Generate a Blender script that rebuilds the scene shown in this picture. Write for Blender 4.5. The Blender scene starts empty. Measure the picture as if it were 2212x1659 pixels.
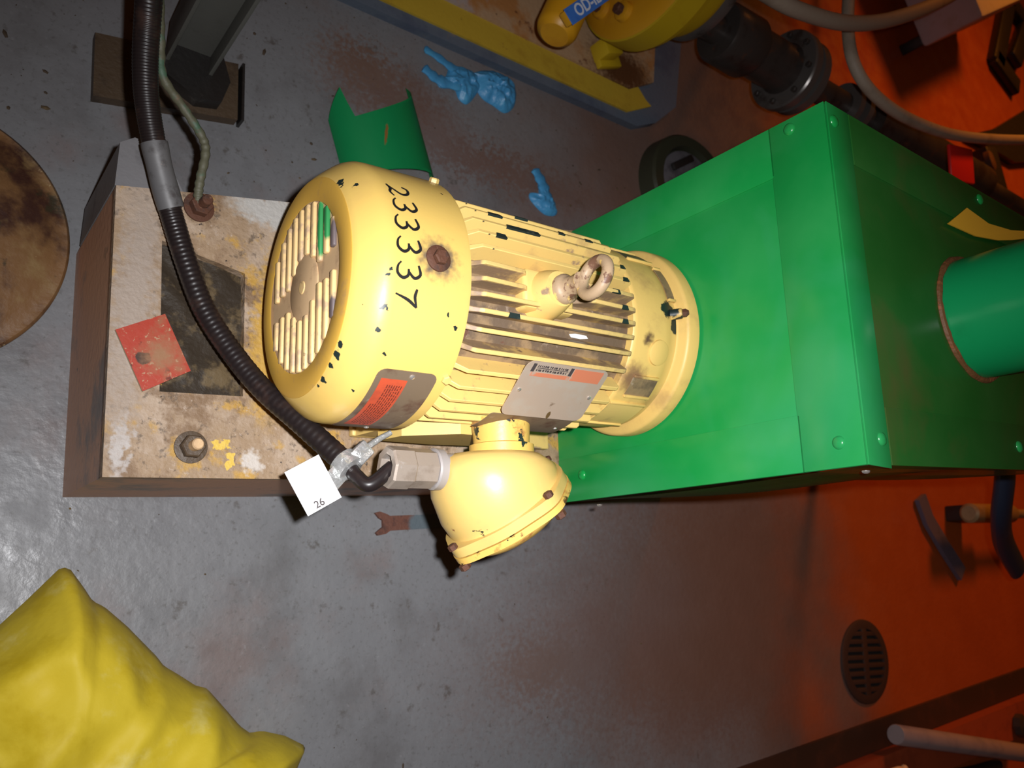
import bpy, bmesh, math, random
from mathutils import Vector, Matrix, noise as mnoise
PI = math.pi
C = bpy.context.scene.collection
scene = bpy.context.scene
rnd = random.Random(7)
# ------------------------------------------------------------------ camera, light, exposure
RIGHT = Vector((0.80902502, 0.01664851, 0.58753837))
DOWN = Vector((0.15838973, -0.96879644, -0.19064667))
FWD = Vector((0.5660311, 0.24729797, -0.78641751))
CAM = Vector((0, 0, 1.4))
cam_data = bpy.data.cameras.new('camera')
cam = bpy.data.objects.new('camera', cam_data)
C.objects.link(cam)
rot = Matrix((RIGHT, -DOWN, -FWD)).transposed()
cam.matrix_world = Matrix.Translation(CAM) @ rot.to_4x4()
cam_data.sensor_width = 36.0
cam_data.lens = 36.0 * 1815.0 / 2212.0
cam_data.clip_start = 0.02
cam_data.dof.use_dof = True
cam_data.dof.focus_distance = 1.05
cam_data.dof.aperture_fstop = 7.0
scene.camera = cam
scene.view_settings.view_transform = 'Standard'
scene.view_settings.look = 'None'
scene.view_settings.gamma = 1.0
scene.view_settings.exposure = 0.0
scene.view_settings.use_curve_mapping = False

world = bpy.data.worlds.new('world')
scene.world = world
world.use_nodes = True
world.node_tree.nodes['Background'].inputs[0].default_value = (1.0, 0.30, 0.075, 1)
world.node_tree.nodes['Background'].inputs[1].default_value = 0.03


def area_light(name, loc, target, power, size, col):
    l = bpy.data.lights.new(name, 'AREA')
    l.energy = power
    l.size = size
    l.shape = 'DISK'
    l.color = col
    o = bpy.data.objects.new(name, l)
    C.objects.link(o)
    o.location = loc
    o.rotation_euler = (Vector(target) - Vector(loc)).to_track_quat('-Z', 'Y').to_euler()
    return o


# the camera's flash, a hand's breadth beside the lens, and the plant room's orange lamp
FL = CAM + RIGHT * 0.052 - DOWN * 0.030 - FWD * 0.005
flash = area_light('flash', FL, FL + FWD - RIGHT * 0.10 + DOWN * 0.17, 8.2, 0.022, (0.98, 0.98, 1.0))
flash.data.spread = math.radians(98)
pl = bpy.data.lights.new('plant_lamp', 'SPOT')
pl.energy = 560.0
pl.color = (1.0, 0.29, 0.03)
pl.spot_size = math.radians(46)
pl.spot_blend = 0.7
pl.shadow_soft_size = 0.5
plo = bpy.data.objects.new('plant_lamp', pl)
C.objects.link(plo)
plo.location = (3.5, 4.4, 3.3)
plo.rotation_euler = (Vector((3.45, 0.75, 0)) - Vector(plo.location)).to_track_quat('-Z', 'Y').to_euler()


# ------------------------------------------------------------------ materials
def lin(c):
    return tuple(((v / 255.0) / 12.92 if v / 255.0 <= 0.04045 else ((v / 255.0 + 0.055) / 1.055) ** 2.4) for v in c)


def mat(name, col, rough=0.5, metal=0.0, layers=(), blots=(), bump=None, coat=0.0, spec=0.5, rough_var=0.0, origin=(0, 0, 0)):
    """layers: (colour, noise scale, threshold, softness[, detail]); blots: (colour, centre, radius or (rx,ry,rz), wobble)"""
    m = bpy.data.materials.new(name)
    m.use_nodes = True
    nt = m.node_tree
    N = nt.nodes
    L = nt.links
    b = N['Principled BSDF']
    b.inputs['Roughness'].default_value = rough
    b.inputs['Metallic'].default_value = metal
    b.inputs['Coat Weight'].default_value = coat
    b.inputs['Specular IOR Level'].default_value = spec
    tc = N.new('ShaderNodeTexCoord')
    co = tc.outputs['Object']
    rgb = N.new('ShaderNodeRGB')
    rgb.outputs[0].default_value = (*col, 1)
    cur = rgb.outputs[0]

    def mix(fac, c):
        nonlocal cur
        x = N.new('ShaderNodeMix')
        x.data_type = 'RGBA'
        L.new(fac, x.inputs[0])
        L.new(cur, x.inputs[6])
        if isinstance(c, tuple):
            x.inputs[7].default_value = (*c, 1)
        else:
            L.new(c, x.inputs[7])
        cur = x.outputs[2]

    def ramp(val, a, bb, lo=0.0, hi=1.0):
        r = N.new('ShaderNodeMapRange')
        r.interpolation_type = 'SMOOTHSTEP'
        L.new(val, r.inputs[0])
        r.inputs[1].default_value = a
        r.inputs[2].default_value = bb
        r.inputs[3].default_value = lo
        r.inputs[4].default_value = hi
        return r.outputs[0]
    seed = 0
    for ly in layers:
        c, sc, th, so = ly[:4]
        nz = N.new('ShaderNodeTexNoise')
        nz.noise_dimensions = '4D'
        nz.inputs['W'].default_value = seed * 3.7 + len(name)
        nz.inputs['Scale'].default_value = sc
        nz.inputs['Detail'].default_value = ly[4] if len(ly) > 4 else 6.0
        nz.inputs['Roughness'].default_value = 0.62
        L.new(co, nz.inputs['Vector'])
        amt = ly[5] if len(ly) > 5 else 1.0
        mix(ramp(nz.outputs[0], th, th + so, 0.0, amt), c)
        seed += 1
    if blots:
        nz = N.new('ShaderNodeTexNoise')
        nz.inputs['Scale'].default_value = 110.0
        nz.inputs['Detail'].default_value = 4.0
        L.new(co, nz.inputs['Vector'])
        sub = N.new('ShaderNodeVectorMath')
        sub.operation = 'SUBTRACT'
        L.new(nz.outputs['Color'], sub.inputs[0])
        sub.inputs[1].default_value = (0.5, 0.5, 0.5)
        for bl in blots:
            c, cen, r, wob = bl[:4]
            if not isinstance(r, tuple):
                r = (r, r, r)
            mad = N.new('ShaderNodeVectorMath')
            mad.operation = 'MULTIPLY_ADD'
            L.new(sub.outputs[0], mad.inputs[0])
            mad.inputs[1].default_value = (wob,) * 3
            L.new(co, mad.inputs[2])
            s2 = N.new('ShaderNodeVectorMath')
            s2.operation = 'SUBTRACT'
            L.new(mad.outputs[0], s2.inputs[0])
            s2.inputs[1].default_value = tuple(Vector(cen) - Vector(origin))
            dv = N.new('ShaderNodeVectorMath')
            dv.operation = 'DIVIDE'
            L.new(s2.outputs[0], dv.inputs[0])
            dv.inputs[1].default_value = r
            ln = N.new('ShaderNodeVectorMath')
            ln.operation = 'LENGTH'
            L.new(dv.outputs[0], ln.inputs[0])
            soft = bl[4] if len(bl) > 4 else 0.12
            mix(ramp(ln.outputs['Value'], 1.0 + soft, 1.0 - soft), c)
    L.new(cur, b.inputs['Base Color'])
    if rough_var:
        nz = N.new('ShaderNodeTexNoise')
        nz.inputs['Scale'].default_value = 14.0
        nz.inputs['Detail'].default_value = 6.0
        L.new(co, nz.inputs['Vector'])
        L.new(ramp(nz.outputs[0], 0.3, 0.7, rough - rough_var, rough + rough_var), b.inputs['Roughness'])
    if bump:
        nz = N.new('ShaderNodeTexNoise')
        nz.inputs['Scale'].default_value = bump[0]
        nz.inputs['Detail'].default_value = 5.0
        L.new(co, nz.inputs['Vector'])
        bp = N.new('ShaderNodeBump')
        bp.inputs['Strength'].default_value = bump[1]
        bp.inputs['Distance'].default_value = bump[2] if len(bump) > 2 else 0.002
        L.new(nz.outputs[0], bp.inputs['Height'])
        L.new(bp.outputs[0], b.inputs['Normal'])
    m['nodes_ready'] = True
    return m


CHIP = (0.012, 0.022, 0.020)
RUST = (0.09, 0.032, 0.014)
YEL = (0.74, 0.50, 0.13)
DIRT = (0.20, 0.13, 0.08)


def polar(s, deg, r):
    a = math.radians(deg)
    return (s, -r * math.sin(a), 0.192 + r * math.cos(a))


cover_blots = [((0.14, 0.10, 0.07), polar(0.443, -1, 0.16), 0.022, 0.03, 0.55)]
for s, d, r in [(0.383, 22, 0.0042), (0.381, 31, 0.0050), (0.352, 49, 0.0075), (0.353, 44, 0.0050), (0.352, 56, 0.0050),
                (0.360, 22, 0.0048), (0.354, 66, 0.0045), (0.353, 72, 0.0040), (0.352, 79, 0.0042), (0.36, -38, 0.007),
                (0.353, -47, 0.006), (0.352, -44, 0.006), (0.474, 26, 0.0050), (0.395, 41, 0.0032), (0.385, 7, 0.0030),
                (0.383, 9.5, 0.0034), (0.46, 21, 0.0024), (0.405, -63, 0.004), (0.378, 60, 0.003), (0.47, -40, 0.003)]:
    rr = 0.16 if s > 0.375 else (0.137 if s < 0.356 else 0.148)
    cover_blots.append((CHIP, polar(s, d, rr), r * 0.78, 0.015, 0.1))
M = {}
M['cover'] = mat('cover_paint', YEL, 0.42, layers=[((0.66, 0.42, 0.13), 9, 0.50, 0.25, 4, 0.7), ((0.60, 0.36, 0.14), 60, 0.66, 0.10, 5, 0.5),
                 (DIRT, 120, 0.72, 0.04, 5, 0.8)], blots=cover_blots, bump=(160, 0.08, 0.001), coat=0.15)
M['cover_face'] = mat('cover_face_paint', (0.60, 0.35, 0.055), 0.5, layers=[((0.42, 0.25, 0.09), 30, 0.52, 0.2, 5, 0.8)], bump=(160, 0.1, 0.001))
M['bar'] = mat('grille_bar_paint', (0.74, 0.51, 0.23), 0.5, layers=[((0.46, 0.32, 0.19), 40, 0.48, 0.14), (DIRT, 90, 0.64, 0.05, 4, 0.8)],
               blots=[((0.03, 0.24, 0.07), (0.345, 0.058, 0.245), (0.02, 0.036, 0.007), 0.006), ((0.03, 0.24, 0.07), (0.345, 0.066, 0.262), (0.02, 0.028, 0.007), 0.006),
                      ((0.13, 0.10, 0.10), (0.345, 0.030, 0.282), (0.02, 0.026, 0.009), 0.004), ((0.13, 0.10, 0.10), (0.345, -0.058, 0.280), (0.02, 0.022, 0.009), 0.004)])
M['hub'] = mat('grille_dirty_brown', (0.58, 0.39, 0.21), 0.7, layers=[((0.42, 0.27, 0.15), 40, 0.5, 0.2)])
M['fin'] = mat('fin_paint', (0.72, 0.50, 0.16), 0.45, layers=[((0.50, 0.33, 0.13), 22, 0.52, 0.16, 6, 0.8), ((0.30, 0.20, 0.13), 30, 0.60, 0.08), (CHIP, 26, 0.68, 0.02, 3)],
               bump=(200, 0.12, 0.001))
M['fin_grimy'] = mat('grimy_fin_paint', (0.66, 0.44, 0.15), 0.5, layers=[((0.27, 0.175, 0.10), 16, 0.38, 0.14), ((0.16, 0.10, 0.07), 24, 0.60, 0.08), (CHIP, 40, 0.69, 0.02, 3)],
                     blots=[((0.66, 0.46, 0.16), (0.63, 0, 0.158), (0.4, 0.05, 0.0145), 0.005, 0.10)], bump=(200, 0.3, 0.001))
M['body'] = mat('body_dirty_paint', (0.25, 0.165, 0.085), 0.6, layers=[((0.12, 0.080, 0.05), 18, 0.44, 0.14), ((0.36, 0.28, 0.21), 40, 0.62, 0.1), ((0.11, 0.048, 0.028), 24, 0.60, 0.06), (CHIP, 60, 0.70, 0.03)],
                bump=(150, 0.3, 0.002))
M['bell'] = mat('end_bell_paint', (0.70, 0.47, 0.14), 0.48, layers=[((0.50, 0.32, 0.11), 14, 0.5, 0.2), ((0.30, 0.19, 0.10), 45, 0.65, 0.08)],
                blots=[(CHIP, polar(0.838, -6, 0.137), (0.014, 0.012, 0.02), 0.018), (CHIP, polar(0.852, 4, 0.137), (0.008, 0.013, 0.02), 0.014), ((0.10, 0.05, 0.03), polar(0.80, 15, 0.13), 0.009, 0.012, 0.5),
                       ((0.22, 0.12, 0.06), polar(0.79, 40, 0.13), 0.02, 0.02, 0.6)], bump=(160, 0.15, 0.001))
M['jbox'] = mat('conduit_box_paint', (0.66, 0.46, 0.145), 0.38, layers=[((0.62, 0.40, 0.14), 14, 0.52, 0.2, 5, 0.8), ((0.30, 0.13, 0.05), 50, 0.66, 0.05), (CHIP, 44, 0.66, 0.02)], coat=0.2, bump=(200, 0.08, 0.001))
M['lid'] = mat('conduit_lid_paint', (0.72, 0.46, 0.11), 0.42, layers=[((0.42, 0.17, 0.05), 26, 0.53, 0.12), (CHIP, 42, 0.60, 0.02), (RUST, 22, 0.62, 0.04)], bump=(180, 0.2, 0.001))
M['rust'] = mat('rusty_steel', (0.085, 0.030, 0.014), 0.75, layers=[((0.05, 0.022, 0.014), 60, 0.5, 0.15), ((0.24, 0.13, 0.08), 90, 0.62, 0.1)], bump=(220, 0.5, 0.002))
M['eye'] = mat('eyebolt_worn_paint', (0.40, 0.28, 0.17), 0.5, layers=[((0.16, 0.08, 0.05), 45, 0.5, 0.06), ((0.70, 0.48, 0.16), 60, 0.60, 0.05)], bump=(220, 0.3, 0.001))
M['ink'] = mat('black_marker_ink', (0.006, 0.006, 0.006), 0.6)
M['steel'] = mat('nameplate_steel', (0.52, 0.41, 0.32), 0.45, 0.35, layers=[((0.52, 0.44, 0.36), 22, 0.5, 0.15), ((0.27, 0.19, 0.13), 50, 0.66, 0.08)],
                 blots=[((0.16, 0.10, 0.04), (0.668, -0.141, 0.257), (0.003, 0.006, 0.006), 0.003)])
M['steel_dark'] = mat('dark_dirty_plate', (0.20, 0.145, 0.095), 0.5, 0.25, layers=[((0.12, 0.06, 0.04), 30, 0.5, 0.2), ((0.30, 0.24, 0.19), 60, 0.62, 0.1)])
M['redprint'] = mat('red_print', (0.50, 0.075, 0.03), 0.5, layers=[((0.36, 0.06, 0.03), 40, 0.5, 0.2)])
M['redprint_pale'] = mat('worn_red_print', (0.52, 0.17, 0.09), 0.5, layers=[((0.40, 0.28, 0.21), 40, 0.55, 0.1)])
M['print'] = mat('dark_print', (0.13, 0.022, 0.012), 0.6)
M['printk'] = mat('black_print', (0.05, 0.04, 0.04), 0.6)
M['rivet'] = mat('bright_rivet', (0.75, 0.70, 0.64), 0.25, 0.8)
M['zinc'] = mat('grey_zinc_fitting', (0.36, 0.30, 0.25), 0.42, 0.35, layers=[((0.28, 0.225, 0.18), 30, 0.5, 0.15), ((0.46, 0.42, 0.39), 50, 0.6, 0.1)], bump=(260, 0.15, 0.001))
M['zinc_pale'] = mat('pale_zinc_nut', (0.40, 0.37, 0.36), 0.45, 0.3, layers=[((0.30, 0.27, 0.26), 40, 0.55, 0.1)])
M['cable'] = mat('black_ribbed_sheath', (0.014, 0.010, 0.010), 0.36, layers=[((0.035, 0.02, 0.016), 26, 0.5, 0.2)], spec=0.35)
M['sleeve'] = mat('grey_dusty_sleeve', (0.10, 0.098, 0.10), 0.5, layers=[((0.045, 0.04, 0.04), 30, 0.52, 0.15), ((0.17, 0.13, 0.11), 60, 0.62, 0.1)])
M['copper_green'] = mat('verdigris_wire', (0.085, 0.082, 0.05), 0.6, layers=[((0.05, 0.10, 0.06), 40, 0.52, 0.1), ((0.16, 0.09, 0.05), 50, 0.6, 0.1)], bump=(300, 0.4, 0.001))
M['concrete'] = mat('plinth_concrete', (0.30, 0.205, 0.125), 0.62, layers=[((0.38, 0.285, 0.205), 9, 0.50, 0.12), ((0.20, 0.125, 0.07), 22, 0.50, 0.12), ((0.46, 0.26, 0.04), 24, 0.54, 0.10, 9, 0.8), ((0.085, 0.06, 0.04), 95, 0.55, 0.10, 8, 0.7),
                    ((0.44, 0.35, 0.28), 110, 0.62, 0.06, 5, 0.6), ((0.04, 0.03, 0.025), 130, 0.66, 0.04)],
                    blots=[((0.44, 0.41, 0.39), (0.207, 0.175, 0.288), (0.010, 0.035, 0.03), 0.05, 0.5), ((0.33, 0.265, 0.215), (0.200, 0.36, 0.288), (0.026, 0.17, 0.02), 0.06, 0.6), ((0.62, 0.42, 0.07), (0.33, 0.190, 0.288), (0.012, 0.006, 0.02), 0.03),
                           ((0.62, 0.42, 0.07), (0.345, 0.168, 0.288), (0.006, 0.011, 0.02), 0.03), ((0.50, 0.45, 0.40), (0.372, 0.172, 0.288), (0.013, 0.014, 0.02), 0.03, 0.4), ((0.42, 0.40, 0.37), (0.40, 0.535, 0.288), (0.09, 0.025, 0.03), 0.04, 0.3), ((0.46, 0.27, 0.05), (0.385, 0.36, 0.288), (0.028, 0.12, 0.03), 0.05, 0.35)],
                    origin=(0.9, 0.4, 0), bump=(120, 0.55, 0.004), spec=0.45)
M['plinth_side'] = mat('plinth_side_brown_paint', (0.52, 0.28, 0.17), 0.5, layers=[((0.22, 0.18, 0.165), 6, 0.52, 0.12), ((0.32, 0.19, 0.12), 40, 0.6, 0.1), ((0.10, 0.075, 0.065), 30, 0.66, 0.06)], bump=(90, 0.25, 0.003))
M['pocket'] = mat('oily_dirt', (0.035, 0.026, 0.018), 0.5, layers=[((0.12, 0.085, 0.045), 22, 0.50, 0.12), ((0.012, 0.010, 0.010), 14, 0.56, 0.1), ((0.32, 0.21, 0.05), 70, 0.67, 0.04)], bump=(110, 0.5, 0.004), spec=0.12)
M['greysteel'] = mat('grey_painted_wedge', (0.16, 0.155, 0.16), 0.5, layers=[((0.06, 0.055, 0.06), 18, 0.5, 0.2), ((0.2, 0.18, 0.15), 60, 0.66, 0.05)], bump=(120, 0.3, 0.002))
M['redplate'] = mat('red_painted_board', (0.36, 0.040, 0.020), 0.42, layers=[((0.27, 0.12, 0.06), 26, 0.50, 0.16, 8, 0.8), ((0.40, 0.25, 0.15), 150, 0.58, 0.06), ((0.14, 0.02, 0.012), 60, 0.60, 0.08)],
                    blots=[((0.035, 0.018, 0.013), (0.219, 0.288, 0.299), (0.010, 0.008, 0.02), 0.008), ((0.28, 0.14, 0.07), (0.240, 0.295, 0.299), (0.020, 0.020, 0.02), 0.03, 0.8)], origin=(0.231, 0.299, 0.288), bump=(120, 0.3, 0.001))
M['boardedge'] = mat('raw_board_edge', (0.42, 0.32, 0.20), 0.7)
M['tag'] = mat('white_card', (0.84, 0.83, 0.84), 0.5)
M['foil'] = mat('shiny_silver_band', (0.62, 0.63, 0.62), 0.22, 0.7, bump=(90, 0.8, 0.004))
M['bag'] = mat('yellow_plastic_sheet', (0.60, 0.455, 0.030), 0.58, layers=[((0.50, 0.36, 0.012), 9, 0.48, 0.2), ((0.66, 0.55, 0.14), 12, 0.52, 0.18)], bump=(36, 0.30, 0.004), spec=0.22)
M['dish'] = mat('rusty_dish', (0.19, 0.095, 0.035), 0.5, layers=[((0.045, 0.016, 0.010), 8, 0.46, 0.16), ((0.24, 0.15, 0.06), 13, 0.52, 0.16), ((0.035, 0.026, 0.012), 24, 0.56, 0.10), ((0.40, 0.30, 0.15), 40, 0.66, 0.06)], bump=(70, 0.5, 0.003))
M['post'] = mat('grey_painted_steel', (0.125, 0.125, 0.11), 0.5, layers=[((0.085, 0.083, 0.07), 6, 0.5, 0.2), ((0.05, 0.03, 0.02), 25, 0.68, 0.06)], bump=(140, 0.2, 0.001))
M['black'] = mat('black_coating', (0.016, 0.014, 0.013), 0.4, layers=[((0.05, 0.045, 0.04), 30, 0.6, 0.15)], bump=(70, 0.4, 0.003))
M['oldbrown'] = mat('brown_stained_slab', (0.072, 0.046, 0.026), 0.55, layers=[((0.04, 0.025, 0.015), 16, 0.5, 0.15), ((0.26, 0.17, 0.05), 60, 0.68, 0.04)], bump=(120, 0.5, 0.003))
M['glove'] = mat('blue_nitrile', (0.055, 0.27, 0.52), 0.42, layers=[((0.07, 0.33, 0.55), 18, 0.5, 0.2), ((0.04, 0.17, 0.38), 40, 0.58, 0.12)], bump=(110, 0.5, 0.003))
M['pvc'] = mat('green_pipe_plastic', (0.006, 0.27, 0.085), 0.28, layers=[((0.004, 0.20, 0.06), 12, 0.5, 0.3)])
M['offcut'] = mat('green_offcut_plastic', (0.012, 0.38, 0.12), 0.42, layers=[((0.010, 0.29, 0.09), 9, 0.5, 0.3)], blots=[((0.42, 0.19, 0.05), (0.645, 0.865, 0.075), (0.0030, 0.020, 0.03), 0.008, 0.3)])
M['sealant'] = mat('rust_stained_sealant', (0.15, 0.062, 0.02), 0.6, layers=[((0.30, 0.09, 0.03), 40, 0.55, 0.1)], bump=(150, 0.6, 0.003))
M['scratch'] = mat('scuffed_plastic', (0.22, 0.38, 0.22), 0.5)
M['greyband'] = mat('blue_grey_slab_paint', (0.10, 0.125, 0.165), 0.55, layers=[((0.075, 0.095, 0.14), 8, 0.5, 0.15), ((0.15, 0.14, 0.14), 30, 0.62, 0.1)], bump=(100, 0.3, 0.003))
M['yellowedge'] = mat('yellow_slab_edge_paint', (0.50, 0.34, 0.03), 0.55, layers=[((0.38, 0.23, 0.02), 9, 0.48, 0.2), ((0.05, 0.03, 0.02), 45, 0.68, 0.04), ((0.25, 0.11, 0.03), 20, 0.64, 0.08)], bump=(100, 0.3, 0.002))
M['rustslab'] = mat('rust_stained_slab', (0.46, 0.30, 0.17), 0.6, layers=[((0.42, 0.19, 0.06), 8, 0.46, 0.16), ((0.40, 0.34, 0.32), 6, 0.56, 0.12), ((0.12, 0.035, 0.014), 16, 0.60, 0.08), ((0.04, 0.02, 0.012), 60, 0.68, 0.04)],
                    blots=[((0.10, 0.038, 0.012), (0.31, -0.09, 0.03), (0.10, 0.06, 0.1), 0.08, 0.5)], bump=(100, 0.4, 0.003))
M['pumpyel'] = mat('pump_orange_paint', (0.60, 0.29, 0.010), 0.42, layers=[((0.52, 0.23, 0.008), 12, 0.5, 0.2), (RUST, 50, 0.72, 0.04)], bump=(150, 0.1, 0.001))
M['pumprim'] = mat('pump_yellow_paint', (0.50, 0.34, 0.012), 0.42, layers=[((0.42, 0.26, 0.01), 14, 0.5, 0.2)], bump=(150, 0.1, 0.001))
M['bluetape'] = mat('blue_label_tape', (0.05, 0.19, 0.62), 0.45, layers=[((0.04, 0.15, 0.52), 30, 0.5, 0.2)])
M['whiteprint'] = mat('white_lettering', (0.70, 0.74, 0.80), 0.5)
M['darksteel'] = mat('oily_dark_steel', (0.060, 0.050, 0.045), 0.34, 0.35, layers=[((0.035, 0.022, 0.018), 14, 0.5, 0.2), ((0.11, 0.055, 0.035), 22, 0.60, 0.1)], rough_var=0.1)
M['bright'] = mat('machined_flange_steel', (0.17, 0.155, 0.145), 0.30, 0.55, layers=[((0.08, 0.06, 0.05), 12, 0.52, 0.15)])
M['hose'] = mat('grey_hose_rubber', (0.36, 0.29, 0.22), 0.6, layers=[((0.27, 0.21, 0.15), 10, 0.5, 0.2), ((0.14, 0.10, 0.07), 40, 0.66, 0.08)], bump=(120, 0.3, 0.002))
M['panel'] = mat('grey_enclosure_paint', (0.50, 0.47, 0.50), 0.5, layers=[((0.44, 0.40, 0.38), 20, 0.5, 0.2)])
M['redtag'] = mat('red_plastic_tag', (0.75, 0.018, 0.016), 0.4)
M['orangestrap'] = mat('yellow_orange_strap', (0.92, 0.50, 0.04), 0.5)
M['navy'] = mat('dark_blue_plastic', (0.018, 0.028, 0.055), 0.4, layers=[((0.03, 0.05, 0.11), 12, 0.55, 0.15)])
M['slate'] = mat('slate_blue_bar', (0.10, 0.085, 0.12), 0.5, layers=[((0.07, 0.06, 0.075), 16, 0.5, 0.2)])
M['brass'] = mat('brass_nipple', (0.32, 0.22, 0.11), 0.45, 0.3, layers=[((0.22, 0.14, 0.07), 25, 0.5, 0.2)])
M['greybar'] = mat('mauve_grey_pipe', (0.26, 0.20, 0.20), 0.5, layers=[((0.20, 0.16, 0.17), 14, 0.5, 0.2)], bump=(100, 0.2, 0.002))
M['iron'] = mat('rusty_cast_iron', (0.034, 0.013, 0.008), 0.7, layers=[((0.03, 0.012, 0.009), 50, 0.5, 0.2)], bump=(160, 0.4, 0.002))
M['pit_shade'] = mat('drain_pit', (0.006, 0.005, 0.005), 0.8)
M['oxide'] = mat('red_oxide_paint', (0.30, 0.055, 0.018), 0.55, layers=[((0.20, 0.036, 0.012), 8, 0.5, 0.2)], bump=(80, 0.2, 0.003))
M['wrench'] = mat('rusted_wrench', (0.12, 0.045, 0.028), 0.65, layers=[((0.07, 0.028, 0.02), 60, 0.5, 0.15)], blots=[((0.085, 0.11, 0.125), (0.822, 0.132, 0.006), (0.050, 0.03, 0.03), 0.008)], bump=(200, 0.4, 0.002))
M['flake'] = mat('dirt_flake', (0.055, 0.035, 0.02), 0.8, layers=[((0.14, 0.09, 0.03), 5, 0.5, 0.1)])
M['chip'] = mat('bare_dark_primer', CHIP, 0.5, layers=[((0.05, 0.06, 0.05), 70, 0.55, 0.1)])
M['curb_shade'] = mat('dark_brown_kick_strip', (0.040, 0.016, 0.008), 0.6, layers=[((0.07, 0.022, 0.010), 9, 0.5, 0.2)])
M['sticker'] = mat('white_sticker_remnant', (0.72, 0.74, 0.70), 0.5)
M['cap'] = mat('grey_round_cover', (0.11, 0.105, 0.115), 0.55, layers=[((0.06, 0.055, 0.06), 16, 0.5, 0.2)])
M['olive'] = mat('dark_olive_rubber', (0.030, 0.032, 0.018), 0.5)


def guard_material(name, diffuse, clear, smear, dirt):
    m = bpy.data.materials.new(name)
    m.use_nodes = True
    nt = m.node_tree
    N = nt.nodes
    L = nt.links
    b = N['Principled BSDF']
    tc = N.new('ShaderNodeTexCoord')
    nz = N.new('ShaderNodeTexNoise')
    nz.inputs['Scale'].default_value = 9
    nz.inputs['Detail'].default_value = 7
    L.new(tc.outputs['Object'], nz.inputs['Vector'])
    r = N.new('ShaderNodeMapRange')
    r.inputs[1].default_value = 0.38
    r.inputs[2].default_value = 0.68
    L.new(nz.outputs[0], r.inputs[0])
    mx = N.new('ShaderNodeMix')
    mx.data_type = 'RGBA'
    L.new(r.outputs[0], mx.inputs[0])
    mx.inputs[6].default_value = (*diffuse, 1)
    mx.inputs[7].default_value = (diffuse[0] + 0.018, diffuse[1] * 1.12, diffuse[2] * 1.35, 1)
    n3 = N.new('ShaderNodeTexNoise')
    n3.inputs['Scale'].default_value = 5.0
    n3.inputs['Detail'].default_value = 8
    n3.inputs['Distortion'].default_value = 0.6
    L.new(tc.outputs['Object'], n3.inputs['Vector'])
    r3 = N.new('ShaderNodeMapRange')
    r3.inputs[1].default_value = 0.50
    r3.inputs[2].default_value = 0.72
    r3.inputs[4].default_value = dirt
    L.new(n3.outputs[0], r3.inputs[0])
    m3 = N.new('ShaderNodeMix')
    m3.data_type = 'RGBA'
    L.new(r3.outputs[0], m3.inputs[0])
    L.new(mx.outputs[2], m3.inputs[6])
    m3.inputs[7].default_value = (*smear, 1)
    L.new(m3.outputs[2], b.inputs['Base Color'])
    b.inputs['Roughness'].default_value = 0.24
    b.inputs['Specular IOR Level'].default_value = 0.45
    t = N.new('ShaderNodeBsdfTransparent')
    t.inputs[0].default_value = (0.45, 0.85, 0.55, 1)
    ms = N.new('ShaderNodeMixShader')
    ms.inputs[0].default_value = clear
    L.new(b.outputs[0], ms.inputs[1])
    L.new(t.outputs[0], ms.inputs[2])
    L.new(ms.outputs[0], N['Material Output'].inputs['Surface'])
    return m


M['guard'] = guard_material('green_translucent_sheet', (0.010, 0.31, 0.062), 0.10, (0.045, 0.36, 0.15), 0.55)
M['guard_clear'] = guard_material('green_clear_sheet', (0.026, 0.17, 0.028), 0.40, (0.14, 0.12, 0.04), 0.8)


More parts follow.
